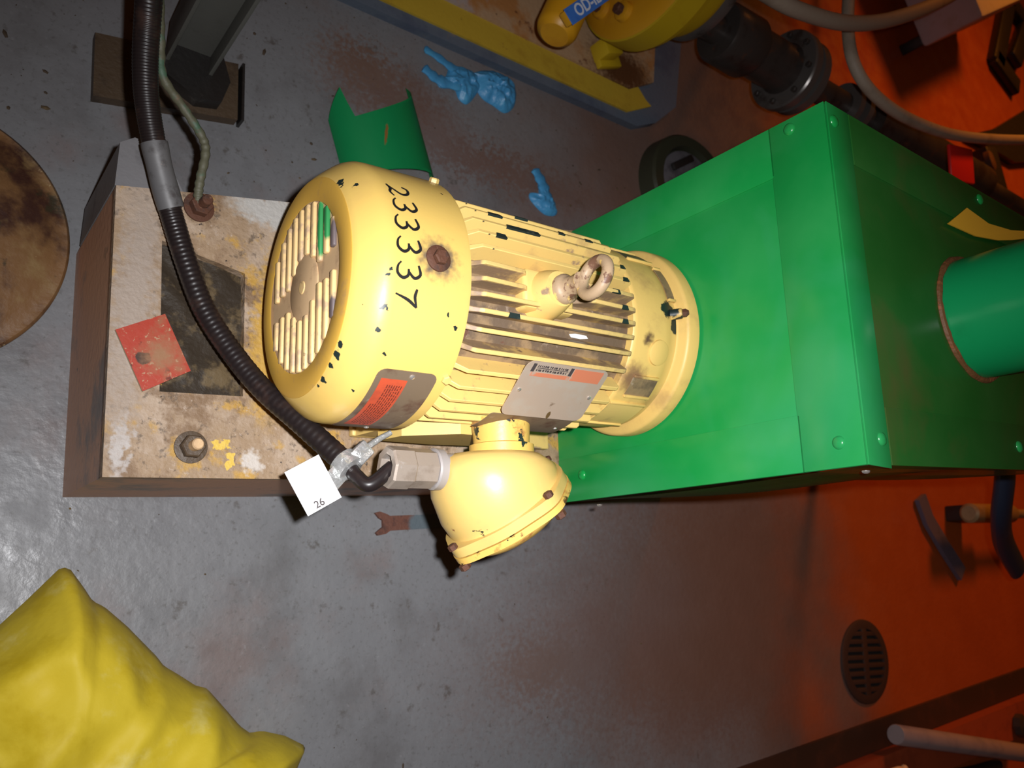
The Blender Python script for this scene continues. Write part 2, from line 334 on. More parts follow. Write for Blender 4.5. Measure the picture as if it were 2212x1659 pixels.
# the floor: grey paint, worn to red oxide patches, and the red oxide paint beyond it
def floor_material():
    m = mat('painted_floor', (0.178, 0.180, 0.188), 0.42,
            layers=[((0.138, 0.136, 0.140), 5, 0.50, 0.18), ((0.180, 0.125, 0.112), 3.2, 0.50, 0.16, 8, 0.6), ((0.085, 0.075, 0.068), 28, 0.60, 0.10, 6, 0.8), ((0.11, 0.108, 0.105), 120, 0.54, 0.14, 4, 0.6), ((0.25, 0.25, 0.26), 90, 0.60, 0.12, 5, 0.5), ((0.05, 0.035, 0.025), 75, 0.70, 0.03, 3, 0.5)],
            blots=[((0.14, 0.085, 0.068), (1.75, 0.08, 0), (0.52, 0.17, 1), 0.3, 0.75), ((0.145, 0.092, 0.08), (1.52, -0.12, 0), (0.46, 0.15, 1), 0.3, 0.85), ((0.15, 0.095, 0.08), (0.70, 1.0, 0), (0.13, 0.05, 1), 0.2, 0.8), ((0.15, 0.10, 0.088), (0.95, 0.93, 0), (0.22, 0.04, 1), 0.2, 0.8),
                   ((0.15, 0.105, 0.092), (1.10, -0.13, 0), (0.10, 0.05, 1), 0.2, 0.8), ((0.16, 0.10, 0.078), (0.62, 1.05, 0), (0.08, 0.04, 1), 0.2, 0.8)],
            bump=(60, 0.35, 0.003), rough_var=0.12, spec=0.5)
    nt = m.node_tree
    N = nt.nodes
    L = nt.links
    b = N['Principled BSDF']
    src = b.inputs['Base Color'].links[0].from_socket
    tc = N.new('ShaderNodeTexCoord')
    sx = N.new('ShaderNodeSeparateXYZ')
    L.new(tc.outputs['Object'], sx.inputs[0])
    nz = N.new('ShaderNodeTexNoise')
    nz.inputs['Scale'].default_value = 2.2
    nz.inputs['Detail'].default_value = 7
    L.new(tc.outputs['Object'], nz.inputs['Vector'])
    a = N.new('ShaderNodeMath')
    a.operation = 'MULTIPLY_ADD'
    L.new(nz.outputs[0], a.inputs[0])
    a.inputs[1].default_value = 1.3
    L.new(sx.outputs[0], a.inputs[2])
    ay = N.new('ShaderNodeMath')
    ay.operation = 'MULTIPLY_ADD'
    L.new(sx.outputs[1], ay.inputs[0])
    ay.inputs[1].default_value = 0.40
    L.new(a.outputs[0], ay.inputs[2])
    rb = N.new('ShaderNodeMapRange')
    rb.interpolation_type = 'SMOOTHSTEP'
    L.new(ay.outputs[0], rb.inputs[0])
    rb.inputs[1].default_value = 1.75
    rb.inputs[2].default_value = 2.45
    rb.inputs[4].default_value = 0.85
    xb = N.new('ShaderNodeMix')
    xb.data_type = 'RGBA'
    L.new(rb.outputs[0], xb.inputs[0])
    L.new(src, xb.inputs[6])
    xb.inputs[7].default_value = (0.150, 0.082, 0.058, 1)
    src = xb.outputs[2]
    r = N.new('ShaderNodeMapRange')
    r.interpolation_type = 'SMOOTHSTEP'
    L.new(a.outputs[0], r.inputs[0])
    r.inputs[1].default_value = 2.42
    r.inputs[2].default_value = 3.0
    x = N.new('ShaderNodeMix')
    x.data_type = 'RGBA'
    L.new(r.outputs[0], x.inputs[0])
    L.new(src, x.inputs[6])
    n2 = N.new('ShaderNodeTexNoise')
    n2.inputs['Scale'].default_value = 6
    n2.inputs['Detail'].default_value = 7
    L.new(tc.outputs['Object'], n2.inputs['Vector'])
    y = N.new('ShaderNodeMix')
    y.data_type = 'RGBA'
    L.new(n2.outputs[0], y.inputs[0])
    y.inputs[6].default_value = (0.30, 0.055, 0.010, 1)
    y.inputs[7].default_value = (0.40, 0.080, 0.012, 1)
    L.new(y.outputs[2], x.inputs[7])
    L.new(x.outputs[2], b.inputs['Base Color'])
    return m


M['floor'] = floor_material()


# ------------------------------------------------------------------ mesh helpers
class MB:
    def __init__(self):
        self.bm = bmesh.new()

    def box(self, c, size, rot=None, bevel=0.0):
        m = Matrix.Translation(c) @ (rot.to_4x4() if rot else Matrix()) @ Matrix.Diagonal((*size, 1))
        r = bmesh.ops.create_cube(self.bm, size=1.0, matrix=m)
        if bevel:
            ed = list({e for v in r['verts'] for e in v.link_edges})
            bmesh.ops.bevel(self.bm, geom=ed, offset=bevel, segments=2, affect='EDGES', profile=0.5)
        return self

    def ring_loft(self, rings, closed=True, cap0=True, cap1=True):
        vs = [[self.bm.verts.new(p) for p in ring] for ring in rings]
        n = len(vs[0])
        for a, b in zip(vs, vs[1:]):
            for i in range(n if closed else n - 1):
                j = (i + 1) % n
                self.bm.faces.new((a[i], a[j], b[j], b[i]))
        if cap0 and closed:
            self.bm.faces.new(list(reversed(vs[0])))
        if cap1 and closed:
            self.bm.faces.new(vs[-1])
        return self

    def circle(self, c, n, r, seg, ry=None, up=None):
        n = Vector(n).normalized()
        u = Vector(up) if up else (Vector((0, 0, 1)) if abs(n.z) < 0.9 else Vector((1, 0, 0)))
        a = (u - n * u.dot(n)).normalized()
        b = n.cross(a)
        ry = r if ry is None else ry
        return [Vector(c) + a * (r * math.cos(2 * PI * i / seg)) + b * (ry * math.sin(2 * PI * i / seg)) for i in range(seg)]

    def lathe(self, c, axis, prof, seg=32, cap=True, up=None):
        """prof: (distance along axis, radius)"""
        ax = Vector(axis).normalized()
        self.ring_loft([self.circle(Vector(c) + ax * d, ax, max(r, 1e-5), seg, up=up) for d, r in prof], cap0=cap, cap1=cap)
        return self

    def cyl(self, p0, p1, r0, r1=None, seg=20):
        p0, p1 = Vector(p0), Vector(p1)
        d = (p1 - p0)
        return self.lathe(p0, d, [(0, r0), (d.length, r0 if r1 is None else r1)], seg)

    def tube(self, pts, rad, seg=12, cap=True, flat=1.0):
        pts = [Vector(p) for p in pts]
        rings = []
        up = Vector((0.13, 0.21, 0.97))
        for i, p in enumerate(pts):
            t = (pts[min(i + 1, len(pts) - 1)] - pts[max(i - 1, 0)]).normalized()
            a = (up - t * up.dot(t)).normalized()
            b = t.cross(a)
            up = a
            r = rad(i / (len(pts) - 1)) if callable(rad) else rad
            rings.append([p + a * (flat * r * math.cos(2 * PI * k / seg)) + b * (r * math.sin(2 * PI * k / seg)) for k in range(seg)])
        return self.ring_loft(rings, cap0=cap, cap1=cap)

    def prism(self, poly, z0, z1, mapf=None):
        f = mapf or (lambda x, y, z: (x, y, z))
        lo = [self.bm.verts.new(f(x, y, z0)) for x, y in poly]
        hi = [self.bm.verts.new(f(x, y, z1)) for x, y in poly]
        n = len(poly)
        self.bm.faces.new(list(reversed(lo)))
        self.bm.faces.new(hi)
        for i in range(n):
            j = (i + 1) % n
            self.bm.faces.new((lo[i], lo[j], hi[j], hi[i]))
        return self

    def bevel_all(self, off, seg=2, ang=30):
        ed = [e for e in self.bm.edges if len(e.link_faces) == 2 and e.calc_face_angle(0) > math.radians(ang)]
        bmesh.ops.bevel(self.bm, geom=ed, offset=off, segments=seg, affect='EDGES', profile=0.5)
        return self

    def build(self, name, m, parent=None, smooth=35, loc=None):
        bmesh.ops.recalc_face_normals(self.bm, faces=self.bm.faces[:])
        me = bpy.data.meshes.new(name)
        self.bm.to_mesh(me)
        self.bm.free()
        me.materials.append(M[m] if isinstance(m, str) else m)
        if smooth:
            me.shade_smooth()
            me.set_sharp_from_angle(angle=math.radians(smooth))
        o = bpy.data.objects.new(name, me)
        C.objects.link(o)
        if parent:
            o.parent = parent
        return o


class WMB(MB):
    """collects shapes in scene coordinates for a thing whose Empty sits at root"""
    def build(self, name, m, parent=None, smooth=35, loc=None):
        r = parent
        off = Vector((0, 0, 0))
        while r is not None:
            off += r.location
            r = r.parent
        for v in self.bm.verts:
            v.co -= off
        return MB.build(self, name, m, parent, smooth)


def tag(o, label, cat=None, group=None, kind=None):
    if label:
        o['label'] = label
    if cat:
        o['category'] = cat
    if group:
        o['group'] = group
    if kind:
        o['kind'] = kind
    return o


def empty(name, loc, label, cat, group=None, rz=0.0):
    o = bpy.data.objects.new(name, None)
    o.empty_display_size = 0.05
    C.objects.link(o)
    o.location = loc
    o.rotation_euler = (0, 0, rz)
    return tag(o, label, cat, group)


def spline(pts, n):
    """Catmull-Rom through pts"""
    P = [Vector(p) for p in pts]
    P = [P[0] * 2 - P[1]] + P + [P[-1] * 2 - P[-2]]
    out = []
    for i in range(1, len(P) - 2):
        a, b, c, d = P[i - 1:i + 3]
        for k in range(n):
            t = k / n
            out.append(0.5 * ((2 * b) + (c - a) * t + (2 * a - 5 * b + 4 * c - d) * t * t + (3 * b - a - 3 * c + d) * t ** 3))
    out.append(P[-2])
    return out


def text_mesh(name, txt, size, m, parent, matrix, depth=0.0003):
    cu = bpy.data.curves.new(name, 'FONT')
    cu.body = txt
    cu.size = size
    cu.extrude = depth
    cu.offset = size * 0.016
    cu.align_x = 'CENTER'
    cu.align_y = 'CENTER'
    t = bpy.data.objects.new(name + '_tmp', cu)
    C.objects.link(t)
    dg = bpy.context.evaluated_depsgraph_get()
    dg.update()
    me = bpy.data.meshes.new_from_object(t.evaluated_get(dg))
    bpy.data.objects.remove(t)
    me.transform(matrix)
    me.materials.clear()
    me.materials.append(M[m])
    me.name = name
    o = bpy.data.objects.new(name, me)
    C.objects.link(o)
    o.parent = parent
    return o


# ------------------------------------------------------------------ the setting
mb = MB()
mb.box((3.0, 1.0, -0.05), (12, 12, 0.1))
tag(mb.build('floor', 'floor', smooth=0), None, kind='structure')
CURB0, CURB1 = Vector((1.45, -0.4744, 0)), Vector((4.6, -0.100, 0))
d = (CURB1 - CURB0).normalized()
nrm = Vector((-d.y, d.x, 0))
mb = MB()
mb.prism([tuple((CURB0)[:2]), tuple((CURB0 - nrm * 0.10)[:2]), tuple((CURB1 - nrm * 0.10)[:2]), tuple(CURB1[:2])], -0.001, 0.05)
mb.bevel_all(0.008)
tag(mb.build('trim_1', 'oxide'), None, kind='structure')
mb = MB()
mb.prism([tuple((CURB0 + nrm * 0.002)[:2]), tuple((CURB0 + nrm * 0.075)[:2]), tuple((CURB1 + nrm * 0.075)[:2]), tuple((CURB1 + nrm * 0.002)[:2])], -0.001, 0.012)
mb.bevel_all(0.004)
tag(mb.build('trim_2', 'curb_shade'), None, kind='structure')  # added dark strip: the shaded band beside the curb, put into colour

# ------------------------------------------------------------------ the big concrete plinth
PZ = 0.288
plinth = empty('equipment_plinth', (0.9, 0.4, 0), 'tall stained concrete plinth with brown painted sides carrying the yellow motor and green guard', 'plinth')
poly = [(0.192, 0.134), (0.477, 0.158), (1.45, 0.248), (1.45, 0.77), (0.389, 0.558), (0.161, 0.512)]
hole = [(0.225, 0.452), (0.245, 0.249), (0.352, 0.259), (0.338, 0.433)]
b = WMB()
bm = b.bm
lo = [bm.verts.new((x, y, 0)) for x, y in poly]
hi = [bm.verts.new((x, y, PZ - 0.012)) for x, y in poly]
for i in range(6):
    j = (i + 1) % 6
    bm.faces.new((lo[i], lo[j], hi[j], hi[i]))
bm.faces.new(list(reversed(lo)))
b.build('plinth_side', 'plinth_side', plinth, 0)
# top slab: outline cut round the pocket
b = WMB()
bm = b.bm


def quadtop(p, q, r, s):
    b.prism([p, q, r, s], PZ - 0.022, PZ)


A, B1, F, G, E, D = poly
h0, h1, h2, h3 = hole
quadtop(A, h1, h0, D)
quadtop(A, (0.37, 0.1490), h2, h1)
quadtop(D, h0, h3, E)
b.prism([(0.37, 0.1490), B1, F, G, E, h3, h2], PZ - 0.022, PZ)
top = b.build('plinth_top', 'concrete', plinth, 0)
tag(top, 'stained concrete top with old yellow paint')
b = WMB()
g = 18
pv = [[None] * (g + 1) for _ in range(g + 1)]
for i in range(g + 1):
    for j in range(g + 1):
        u, v = i / g, j / g
        p = (Vector(h0) * (1 - u) + Vector(h1) * u) * (1 - v) + (Vector(h3) * (1 - u) + Vector(h2) * u) * v
        z = PZ - 0.014 + 0.006 * mnoise.noise(Vector((p.x * 40, p.y * 40, 3.0)))
        pv[i][j] = b.bm.verts.new((p.x, p.y, z))
for i in range(g):
    for j in range(g):
        b.bm.faces.new((pv[i][j], pv[i + 1][j], pv[i + 1][j + 1], pv[i][j + 1]))
tag(b.build('grout_pocket', 'pocket', plinth), 'dark oily pocket in the plinth top')
b = WMB()
b.prism([(0.160, 0.514), (0.159, 0.576), (0.176, 0.589), (0.200, 0.585), (0.236, 0.545), (0.25, 0.522)], 0.035, 0.283)
b.bevel_all(0.006)
tag(b.build('corner_wedge', 'greysteel', plinth), 'dark grey wedge at the plinth corner')


def anchor(x, y, tilt, h, name, m1, m2):
    ax = Vector((tilt[0], tilt[1], 1)).normalized()
    p = Vector((x, y, PZ))
    b = WMB()
    b.lathe(p, ax, [(-0.01, 0.0075), (h, 0.0075), (h + 0.002, 0.006)], 20)
    st = b.build(name, m1, plinth)
    b = WMB()
    b.lathe(p, ax, [(0, 0.021), (0.003, 0.021), (0.0035, 0.019), (0.0035, 0.008)], 28)
    b.build('washer', m2, st)
    b = WMB()
    b.lathe(p + ax * 0.0035, ax, [(0, 0.0145), (0.001, 0.0155), (0.012, 0.0155), (0.0135, 0.0138), (0.0135, 0.008)], 6)
    b.build('nut', m2, st, 20)


anchor(0.291, 0.182, (0, 0), 0.034, 'anchor_bolt', 'hub', 'oldbrown')
anchor(0.266, 0.512, (0.1, 0.02), 0.032, 'anchor_bolt', 'rust', 'rust')

# ------------------------------------------------------------------ electric motor (local frame: s along the shaft, t to the left, h up; shaft at h = 0.192)
motor = empty('electric_motor', (0, 0.3363, PZ), 'yellow finned electric motor with slotted fan cover, lifting eye and side conduit box', 'motor', rz=0.061)
HC = 0.192


def P(s, t, h):
    return Vector((s, t, h + HC))


def PP(s, deg, r):
    return Vector(polar(s, deg, r))


b = MB()
b.lathe(P(0, 0, 0), (1, 0, 0), [(0.354, 0.117), (0.3515, 0.119), (0.3505, 0.126), (0.352, 0.1335), (0.357, 0.140), (0.368, 0.150), (0.377, 0.157), (0.3845, 0.1602), (0.392, 0.161), (0.484, 0.161), (0.4875, 0.1605), (0.488, 0.158), (0.39, 0.156), (0.38, 0.153), (0.362, 0.137), (0.357, 0.117)], 96, cap=False)
bmesh.ops.remove_doubles(b.bm, verts=b.bm.verts, dist=1e-5)
cover = b.build('fan_cover', 'cover', motor, 50)
b = MB()
b.lathe(P(0, 0, 0), (1, 0, 0), [(0.353, 0.1185), (0.3555, 0.117), (0.3555, 0.01)], 72)
tag(b.build('grille_disc', 'hub', cover), 'brown dirty slotted disc of the fan cover')
# front flat of the cover, darker yellow
b = MB()
b.lathe(P(0, 0, 0), (1, 0, 0), [(0.3503, 0.1045), (0.3497, 0.1055), (0.3497, 0.130), (0.3512, 0.1335), (0.354, 0.1335), (0.3545, 0.1045)], 96, cap=False)
tag(b.build('cover_front_ring', 'cover_face', cover, 50), 'darker yellow front ring around the slots')
for k in range(10):
    h = -0.0855 + 0.019 * k
    ch = math.sqrt(max(0.1055 ** 2 - h * h, 0.0004))
    for sgn in (1, -1):
        gap = 0.012 + 0.004 * rnd.random()
        if abs(h) < 0.037:
            gap = max(gap, math.sqrt(0.039 ** 2 - h * h))
        sh = 0.010 * (h / 0.09)
        t0, t1 = sgn * gap + sh, sgn * (ch - 0.002)
        if abs(t1 - t0) < 0.02:
            continue
        b = MB()
        c = P(0.3515, (t0 + t1) / 2, h)
        b.box(c, (0.006, abs(t1 - t0), 0.0100), bevel=0.0022)
        b.build('grille_bar', 'bar', cover, 60)
b = MB()
b.lathe(P(0, 0, 0), (-1, 0, 0), [(-0.356, 0.041), (-0.352, 0.041), (-0.3505, 0.038), (-0.3500, 0.0)], 40)
b.build('grille_hub', 'hub', cover, 50)
b = MB()
b.lathe(P(0.3500, 0.0, 0.0), (-1, 0, 0), [(0, 0.0085), (0.0012, 0.0075), (0.0016, 0.0)], 20)
b.build('hub_plug', 'bar', cover)
# hand-written number, read along the cover's girth (u = around, v = along the shaft)
STROKES = {'2': [[(-0.5, 0.25), (-0.3, 0.48), (0.1, 0.42), (0.25, 0.1), (-0.1, -0.25), (-0.45, -0.5)], [(-0.45, -0.5), (-0.1, -0.38), (0.25, -0.45), (0.55, -0.3)]],
           '3': [[(-0.4, 0.45), (0.1, 0.55), (0.35, 0.3), (0.1, 0.05), (-0.1, 0.0)], [(-0.1, 0.0), (0.25, -0.02), (0.42, -0.25), (0.2, -0.5), (-0.2, -0.5), (-0.45, -0.36)]],
           '7': [[(-0.55, 0.42), (-0.1, 0.36), (0.45, 0.5)], [(0.45, 0.5), (0.1, 0.05), (-0.15, -0.55)]]}


def stroke(b, pts, wid):
    p = spline([(x, y, 0) for x, y in pts], 8)
    n = len(p)
    prev = None
    for i, q in enumerate(p):
        t = p[min(i + 1, n - 1)] - p[max(i - 1, 0)]
        t.normalize()
        nn = Vector((-t.y, t.x, 0))
        w = wid * (0.65 + 0.5 * math.sin(PI * min(1, i / n + 0.15)))
        pair = [q + nn * w, q - nn * w]
        cur = []
        for r in (0.1611, 0.1615):
            cur += [b.bm.verts.new(PP(0.406 + v.y, v.x, r)) for v in
                    [Vector((x.x, x.y, 0)) for x in pair]]
        if prev:
            b.bm.faces.new((prev[2], prev[3], cur[3], cur[2]))
            b.bm.faces.new((prev[0], prev[2], cur[2], cur[0]))
            b.bm.faces.new((prev[1], cur[1], cur[3], prev[3]))
        prev = cur


for ch, ang, ds in [('2', -31.5, 0.000), ('3', -23.0, 0.002), ('3', -14.0, 0.000), ('3', -4.0, 0.0), ('3', 6.5, 0.0), ('7', 17.0, 0.001)]:
    b = MB()
    for st in STROKES[ch]:
        sc_u, sc_v = 6.6, 0.0265
        # strokes in degrees/metres: widen separately so the pen width stays even
        p = spline([(x * 0.0200, y * sc_v, 0) for x, y in st], 8)
        n = len(p)
        prev = None
        for i, q in enumerate(p):
            t = (p[min(i + 1, n - 1)] - p[max(i - 1, 0)]).normalized()
            nn = Vector((-t.y, t.x, 0))
            w = 0.0016 * (0.6 + 0.55 * math.sin(PI * min(1.0, i / n + 0.12)))
            cur = []
            for r in (0.1608, 0.1613):
                for e in (q + nn * w, q - nn * w):
                    cur.append(b.bm.verts.new(PP(0.406 + ds + e.y, ang + math.degrees(e.x / 0.161), r)))
            if prev:
                b.bm.faces.new((prev[2], prev[3], cur[3], cur[2]))
                b.bm.faces.new((prev[0], prev[2], cur[2], cur[0]))
                b.bm.faces.new((prev[1], cur[1], cur[3], prev[3]))
            prev = cur
    o = b.build('handwritten_digit', 'ink', cover, 0)
    tag(o, 'black marker digit ' + {'2': 'two', '3': 'three', '7': 'seven'}[ch])


def curved_plate(s0, s1, a0, a1, r, th, cr, m, name, par, seg=24):
    """rounded rectangle wrapped round the shaft axis"""
    pts = []
    rad = r * math.radians(1)
    for cx, cy, q in [(s1 - cr, a1 - cr / rad, 0), (s0 + cr, a1 - cr / rad, 1), (s0 + cr, a0 + cr / rad, 2), (s1 - cr, a0 + cr / rad, 3)]:
        for k in range(5):
            w = (q + k / 4) * PI / 2
            pts.append((cx + cr * math.cos(w), cy + cr / rad * math.sin(w)))
    # split in strips along the angle so that it bends
    b = MB()
    bm = b.bm
    vs = [bm.verts.new((x, y * rad, 0)) for x, y in pts]
    f = bm.faces.new(vs)
    n = max(2, int((a1 - a0) / 3))
    for k in range(1, n):
        y = (a0 + (a1 - a0) * k / n) * rad
        bmesh.ops.bisect_plane(bm, geom=bm.verts[:] + bm.edges[:] + bm.faces[:], plane_co=(0, y, 0), plane_no=(0, 1, 0))
    ex = bmesh.ops.extrude_face_region(bm, geom=bm.faces[:])
    top = {v for v in ex['geom'] if isinstance(v, bmesh.types.BMVert)}
    for v in bm.verts:
        rr = r + (th if v in top else 0)
        v.co = PP(v.co.x, v.co.y / rad, rr)
    return b.build(name, m, par, 40)


plate = curved_plate(0.396, 0.472, 46.5, 97, 0.1612, 0.0009, 0.010, 'steel_dark', 'warning_plate', cover)
tag(plate, 'dull metal warning plate with a red field')
curved_plate(0.403, 0.436, 51, 88, 0.1622, 0.0003, 0.0006, 'redprint', 'red_field', cover)
b = MB()
for k in range(9):
    a = 54.0
    s = 0.4075 + 0.0030 * k
    while a < 84:
        ln = 0.8 + 2.4 * rnd.random()
        if k < 2 and a < 66:
            a = 66
        q = [(s, a), (s + 0.0013, a), (s + 0.0013, a + ln), (s, a + ln)]
        vs = [b.bm.verts.new(PP(x, y, 0.16275)) for x, y in q]
        b.bm.faces.new(vs)
        a += ln + 0.5
tag(b.build('small_print', 'print', cover, 0), 'rows of small illegible dark print', kind='stuff')
for s, a in [(0.4395, 49.0), (0.4395, 93)]:
    b = MB()
    n = Vector(PP(0, a, 1)) - Vector(PP(0, a, 0))
    b.lathe(PP(s, a, 0.162), n, [(0, 0.0034), (0.0012, 0.003), (0.0020, 0.0014), (0.0021, 0.0)], 16)
    b.build('rivet', 'rivet', cover)
# rusty bolt on top of the cover
b = MB()
n = (PP(0, -1, 1) - PP(0, -1, 0))
b.lathe(PP(0.443, -1, 0.160), n, [(0, 0.0155), (0.0025, 0.0155), (0.004, 0.013), (0.0045, 0.006)], 28)
bolt = b.build('cover_bolt', 'rust', cover)
b = MB()
b.lathe(PP(0.443, -1, 0.1625), n, [(0, 0.0092), (0.0075, 0.0092), (0.009, 0.0075), (0.009, 0.0)], 6)
b.build('cover_bolt_head', 'rust', cover, 20)
for a in (-58, 47.5):
    b = MB()
    n = (PP(0, a, 1) - PP(0, a, 0))
    b.lathe(PP(0.4835, a + 0.5, 0.1585), n, [(0, 0.0062), (0.0065, 0.0062), (0.008, 0.005), (0.008, 0)], 6)
    b.build('cover_bolt_head', 'fin', cover, 20)

# stator body and fins
b = MB()
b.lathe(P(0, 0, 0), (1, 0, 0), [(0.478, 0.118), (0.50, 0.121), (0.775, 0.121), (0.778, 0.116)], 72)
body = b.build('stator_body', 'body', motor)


def fin_mesh(r_out, th0, th1, s0=0.484, s1=0.766, step=False):
    b = MB()
    prof = [(s0, 0.117), (s0 + 0.004, 0.126), (s0 + 0.034, r_out), (s1 - 0.004, r_out - 0.003), (s1, r_out - 0.006), (s1, 0.117)]
    bm = b.bm
    rings = []
    for sg in (-1, 1):
        rings.append([bm.verts.new((s, sg * (th0 + (th1 - th0) * (r - 0.117) / (r_out - 0.117)), r)) for s, r in prof])
    bm.faces.new(rings[0])
    bm.faces.new(list(reversed(rings[1])))
    n = len(prof)
    for i in range(n):
        j = (i + 1) % n
        bm.faces.new((rings[0][i], rings[1][i], rings[1][j], rings[0][j]))
    bmesh.ops.bevel(bm, geom=[e for e in bm.edges if e.verts[0].co.z > 0.125 and e.verts[1].co.z > 0.125], offset=0.0008, segments=1, affect='EDGES')
    return b


first = None
grimy = None
ANG = [-7.4, 0.8, 8.3, 16.0, 25.0, 35.0, 46.0, 56.0, 65.5, 75.0, 86.0, 97, 108, 120, 132, -16.5, -25.5, -35.0, -45.5, -56.0, -66, -76, -86, -97, -108, -120, -132]
SHORT = (-7.4, 0.8)
for a in ANG:
    if a in SHORT:
        o = fin_mesh(0.1475, 0.0042, 0.0026, s1=0.582).build('fin', 'fin_grimy', motor, 25)
        b2 = fin_mesh(0.1475, 0.0042, 0.0026, s0=0.655, s1=0.766)
        o2 = b2.build('fin', 'fin_grimy', motor, 25)
        o2.location = (0, 0, HC)
        o2.rotation_euler = (math.radians(a), 0, 0)
    elif 1 < a < 40:
        if grimy is None:
            grimy = o = fin_mesh(0.1475, 0.0044, 0.0027).build('fin', 'fin_grimy', motor, 25)
        else:
            o = bpy.data.objects.new('fin', grimy.data)
            C.objects.link(o)
            o.parent = motor
    elif first is None:
        first = o = fin_mesh(0.1475, 0.0046, 0.0028).build('fin', 'fin', motor, 25)
    else:
        o = bpy.data.objects.new('fin', first.data)
        C.objects.link(o)
        o.parent = motor
    o.location = (0, 0, HC)
    o.rotation_euler = (math.radians(a), 0, 0)

# bare patches where the paint has come off the fin tips
for a, s0, s1 in [(-35.0, 0.568, 0.622), (-45.5, 0.552, 0.575), (-25.5, 0.543, 0.560), (-45.5, 0.668, 0.680), (-45.5, 0.716, 0.730), (-25.5, 0.752, 0.762), (-16.5, 0.748, 0.760), (-7.4, 0.722, 0.738), (0.8, 0.737, 0.750), (8.3, 0.738, 0.750), (-56.0, 0.610, 0.632), (16.0, 0.552, 0.570)]:
    b = MB()
    b.prism([(s0, -0.0031), (s0 + 0.004, -0.0033), (s1 - 0.003, -0.0032), (s1, -0.0030), (s1 - 0.002, 0.0031), (s0 + 0.002, 0.0032)], 0.1438 if s0 > 0.6 else 0.1448, 0.1478 if s0 < 0.58 else 0.1474 - 0.012 * (s0 - 0.58))
    o = b.build('bare_patch', 'chip', motor, 0)
    o.location = (0, 0, HC)
    o.rotation_euler = (math.radians(a), 0, 0)

# drive-end bell and flange
b = MB()
b.lathe(P(0, 0, 0), (1, 0, 0), [(0.771, 0.110), (0.771, 0.1315), (0.773, 0.1335), (0.778, 0.1345), (0.83, 0.1345), (0.842, 0.1335), (0.847, 0.131), (0.856, 0.131), (0.858, 0.1265), (0.862, 0.1265), (0.8645, 0.130), (0.866, 0.14), (0.868, 0.1435), (0.871, 0.145), (0.889, 0.145), (0.891, 0.143), (0.891, 0.10)], 96)
bell = b.build('end_bell', 'bell', motor, 40)
b = MB()
n = PP(0, 22, 1) - PP(0, 22, 0)
b.lathe(PP(0.822, 22, 0.130), n, [(0, 0.019), (0.0065, 0.018), (0.008, 0.015), (0.0083, 0)], 28)
b.build('bell_boss', 'bell', bell)
for a0, a1, s0, s1, mname in [(38, 52, 0.790, 0.838, 'body'), (58, 82, 0.775, 0.842, 'fin'), (-62, -44, 0.80, 0.85, 'body'), (-38, -12, 0.842, 0.856, 'body')]:
    pk = curved_plate(s0, s1, a0, a1, 0.1340, 0.0010, 0.003, mname, 'bell_pocket', bell)
    for aa in (a0, a1):
        b = MB()
        n = (PP(0, aa, 1) - PP(0, aa, 0)).normalized()
        tdir = Vector((0, -n.z, n.y))
        rm = Matrix((Vector((1, 0, 0)), tdir, n)).transposed()
        b.box(PP((s0 + s1) / 2, aa, 0.1355), (s1 - s0, 0.004, 0.005), rm, 0.001)
        b.build('bell_rib', 'bell', bell)
b = MB()
n = PP(0, -2, 1) - PP(0, -2, 0)
dirn = (n + Vector((0.75, 0, 0))).normalized()
b.lathe(PP(0.846, -3, 0.131), dirn, [(0, 0.008), (0.016, 0.0075), (0.017, 0.006)], 14)
gf = b.build('grease_fitting', 'bell', bell)
b = MB()
b.lathe(PP(0.846, -3, 0.131) + dirn * 0.016, dirn, [(0, 0.0062), (0.006, 0.0062), (0.010, 0.003), (0.010, 0)], 6)
tag(b.build('grease_cap', 'rust', bell), 'dark rusty cap of the grease fitting')

# lifting eye with its boss
b = MB()
b.lathe(P(0.619, -0.002, 0.118), (0, 0, 1), [(0, 0.034), (0.026, 0.029), (0.040, 0.0245), (0.0435, 0.0225), (0.0445, 0.012)], 32)
b.box(P(0.619, 0.0, 0.125), (0.080, 0.052, 0.03), None, 0.006)
boss = b.build('eye_boss', 'fin', motor, 45)
b = MB()
b.lathe(P(0.623, -0.003, 0.162), (0, 0, 1), [(0, 0.019), (0.006, 0.019), (0.009, 0.016), (0.012, 0.0125), (0.030, 0.0115), (0.034, 0.013)], 28)
cen = P(0.626, -0.003, 0.2165)
ax1 = Vector((0.26, 0.966, 0))
rings = []
for k in range(40):
    w = 2 * PI * k / 40
    c = cen + (ax1 * math.cos(w) + Vector((0, 0, 1)) * math.sin(w)) * 0.0225
    rdir = (c - cen).normalized()
    nn = ax1.cross(Vector((0, 0, 1)))
    rings.append([c + (rdir * math.cos(2 * PI * q / 14) + nn * math.sin(2 * PI * q / 14)) * 0.0075 for q in range(14)])
rings.append(rings[0])
b.ring_loft(rings, cap0=False, cap1=False)
tag(b.build('lifting_eye', 'eye', motor, 50), 'worn rusty yellow ring eyebolt')

# name plate on stand-offs, second plate below it
ang = 51
nrm = (PP(0, ang, 1) - PP(0, ang, 0)).normalized()
tdn = Vector((0, -nrm.z, nrm.y))          # down the flank
rm = Matrix((Vector((1, 0, 0)), tdn, nrm)).transposed()


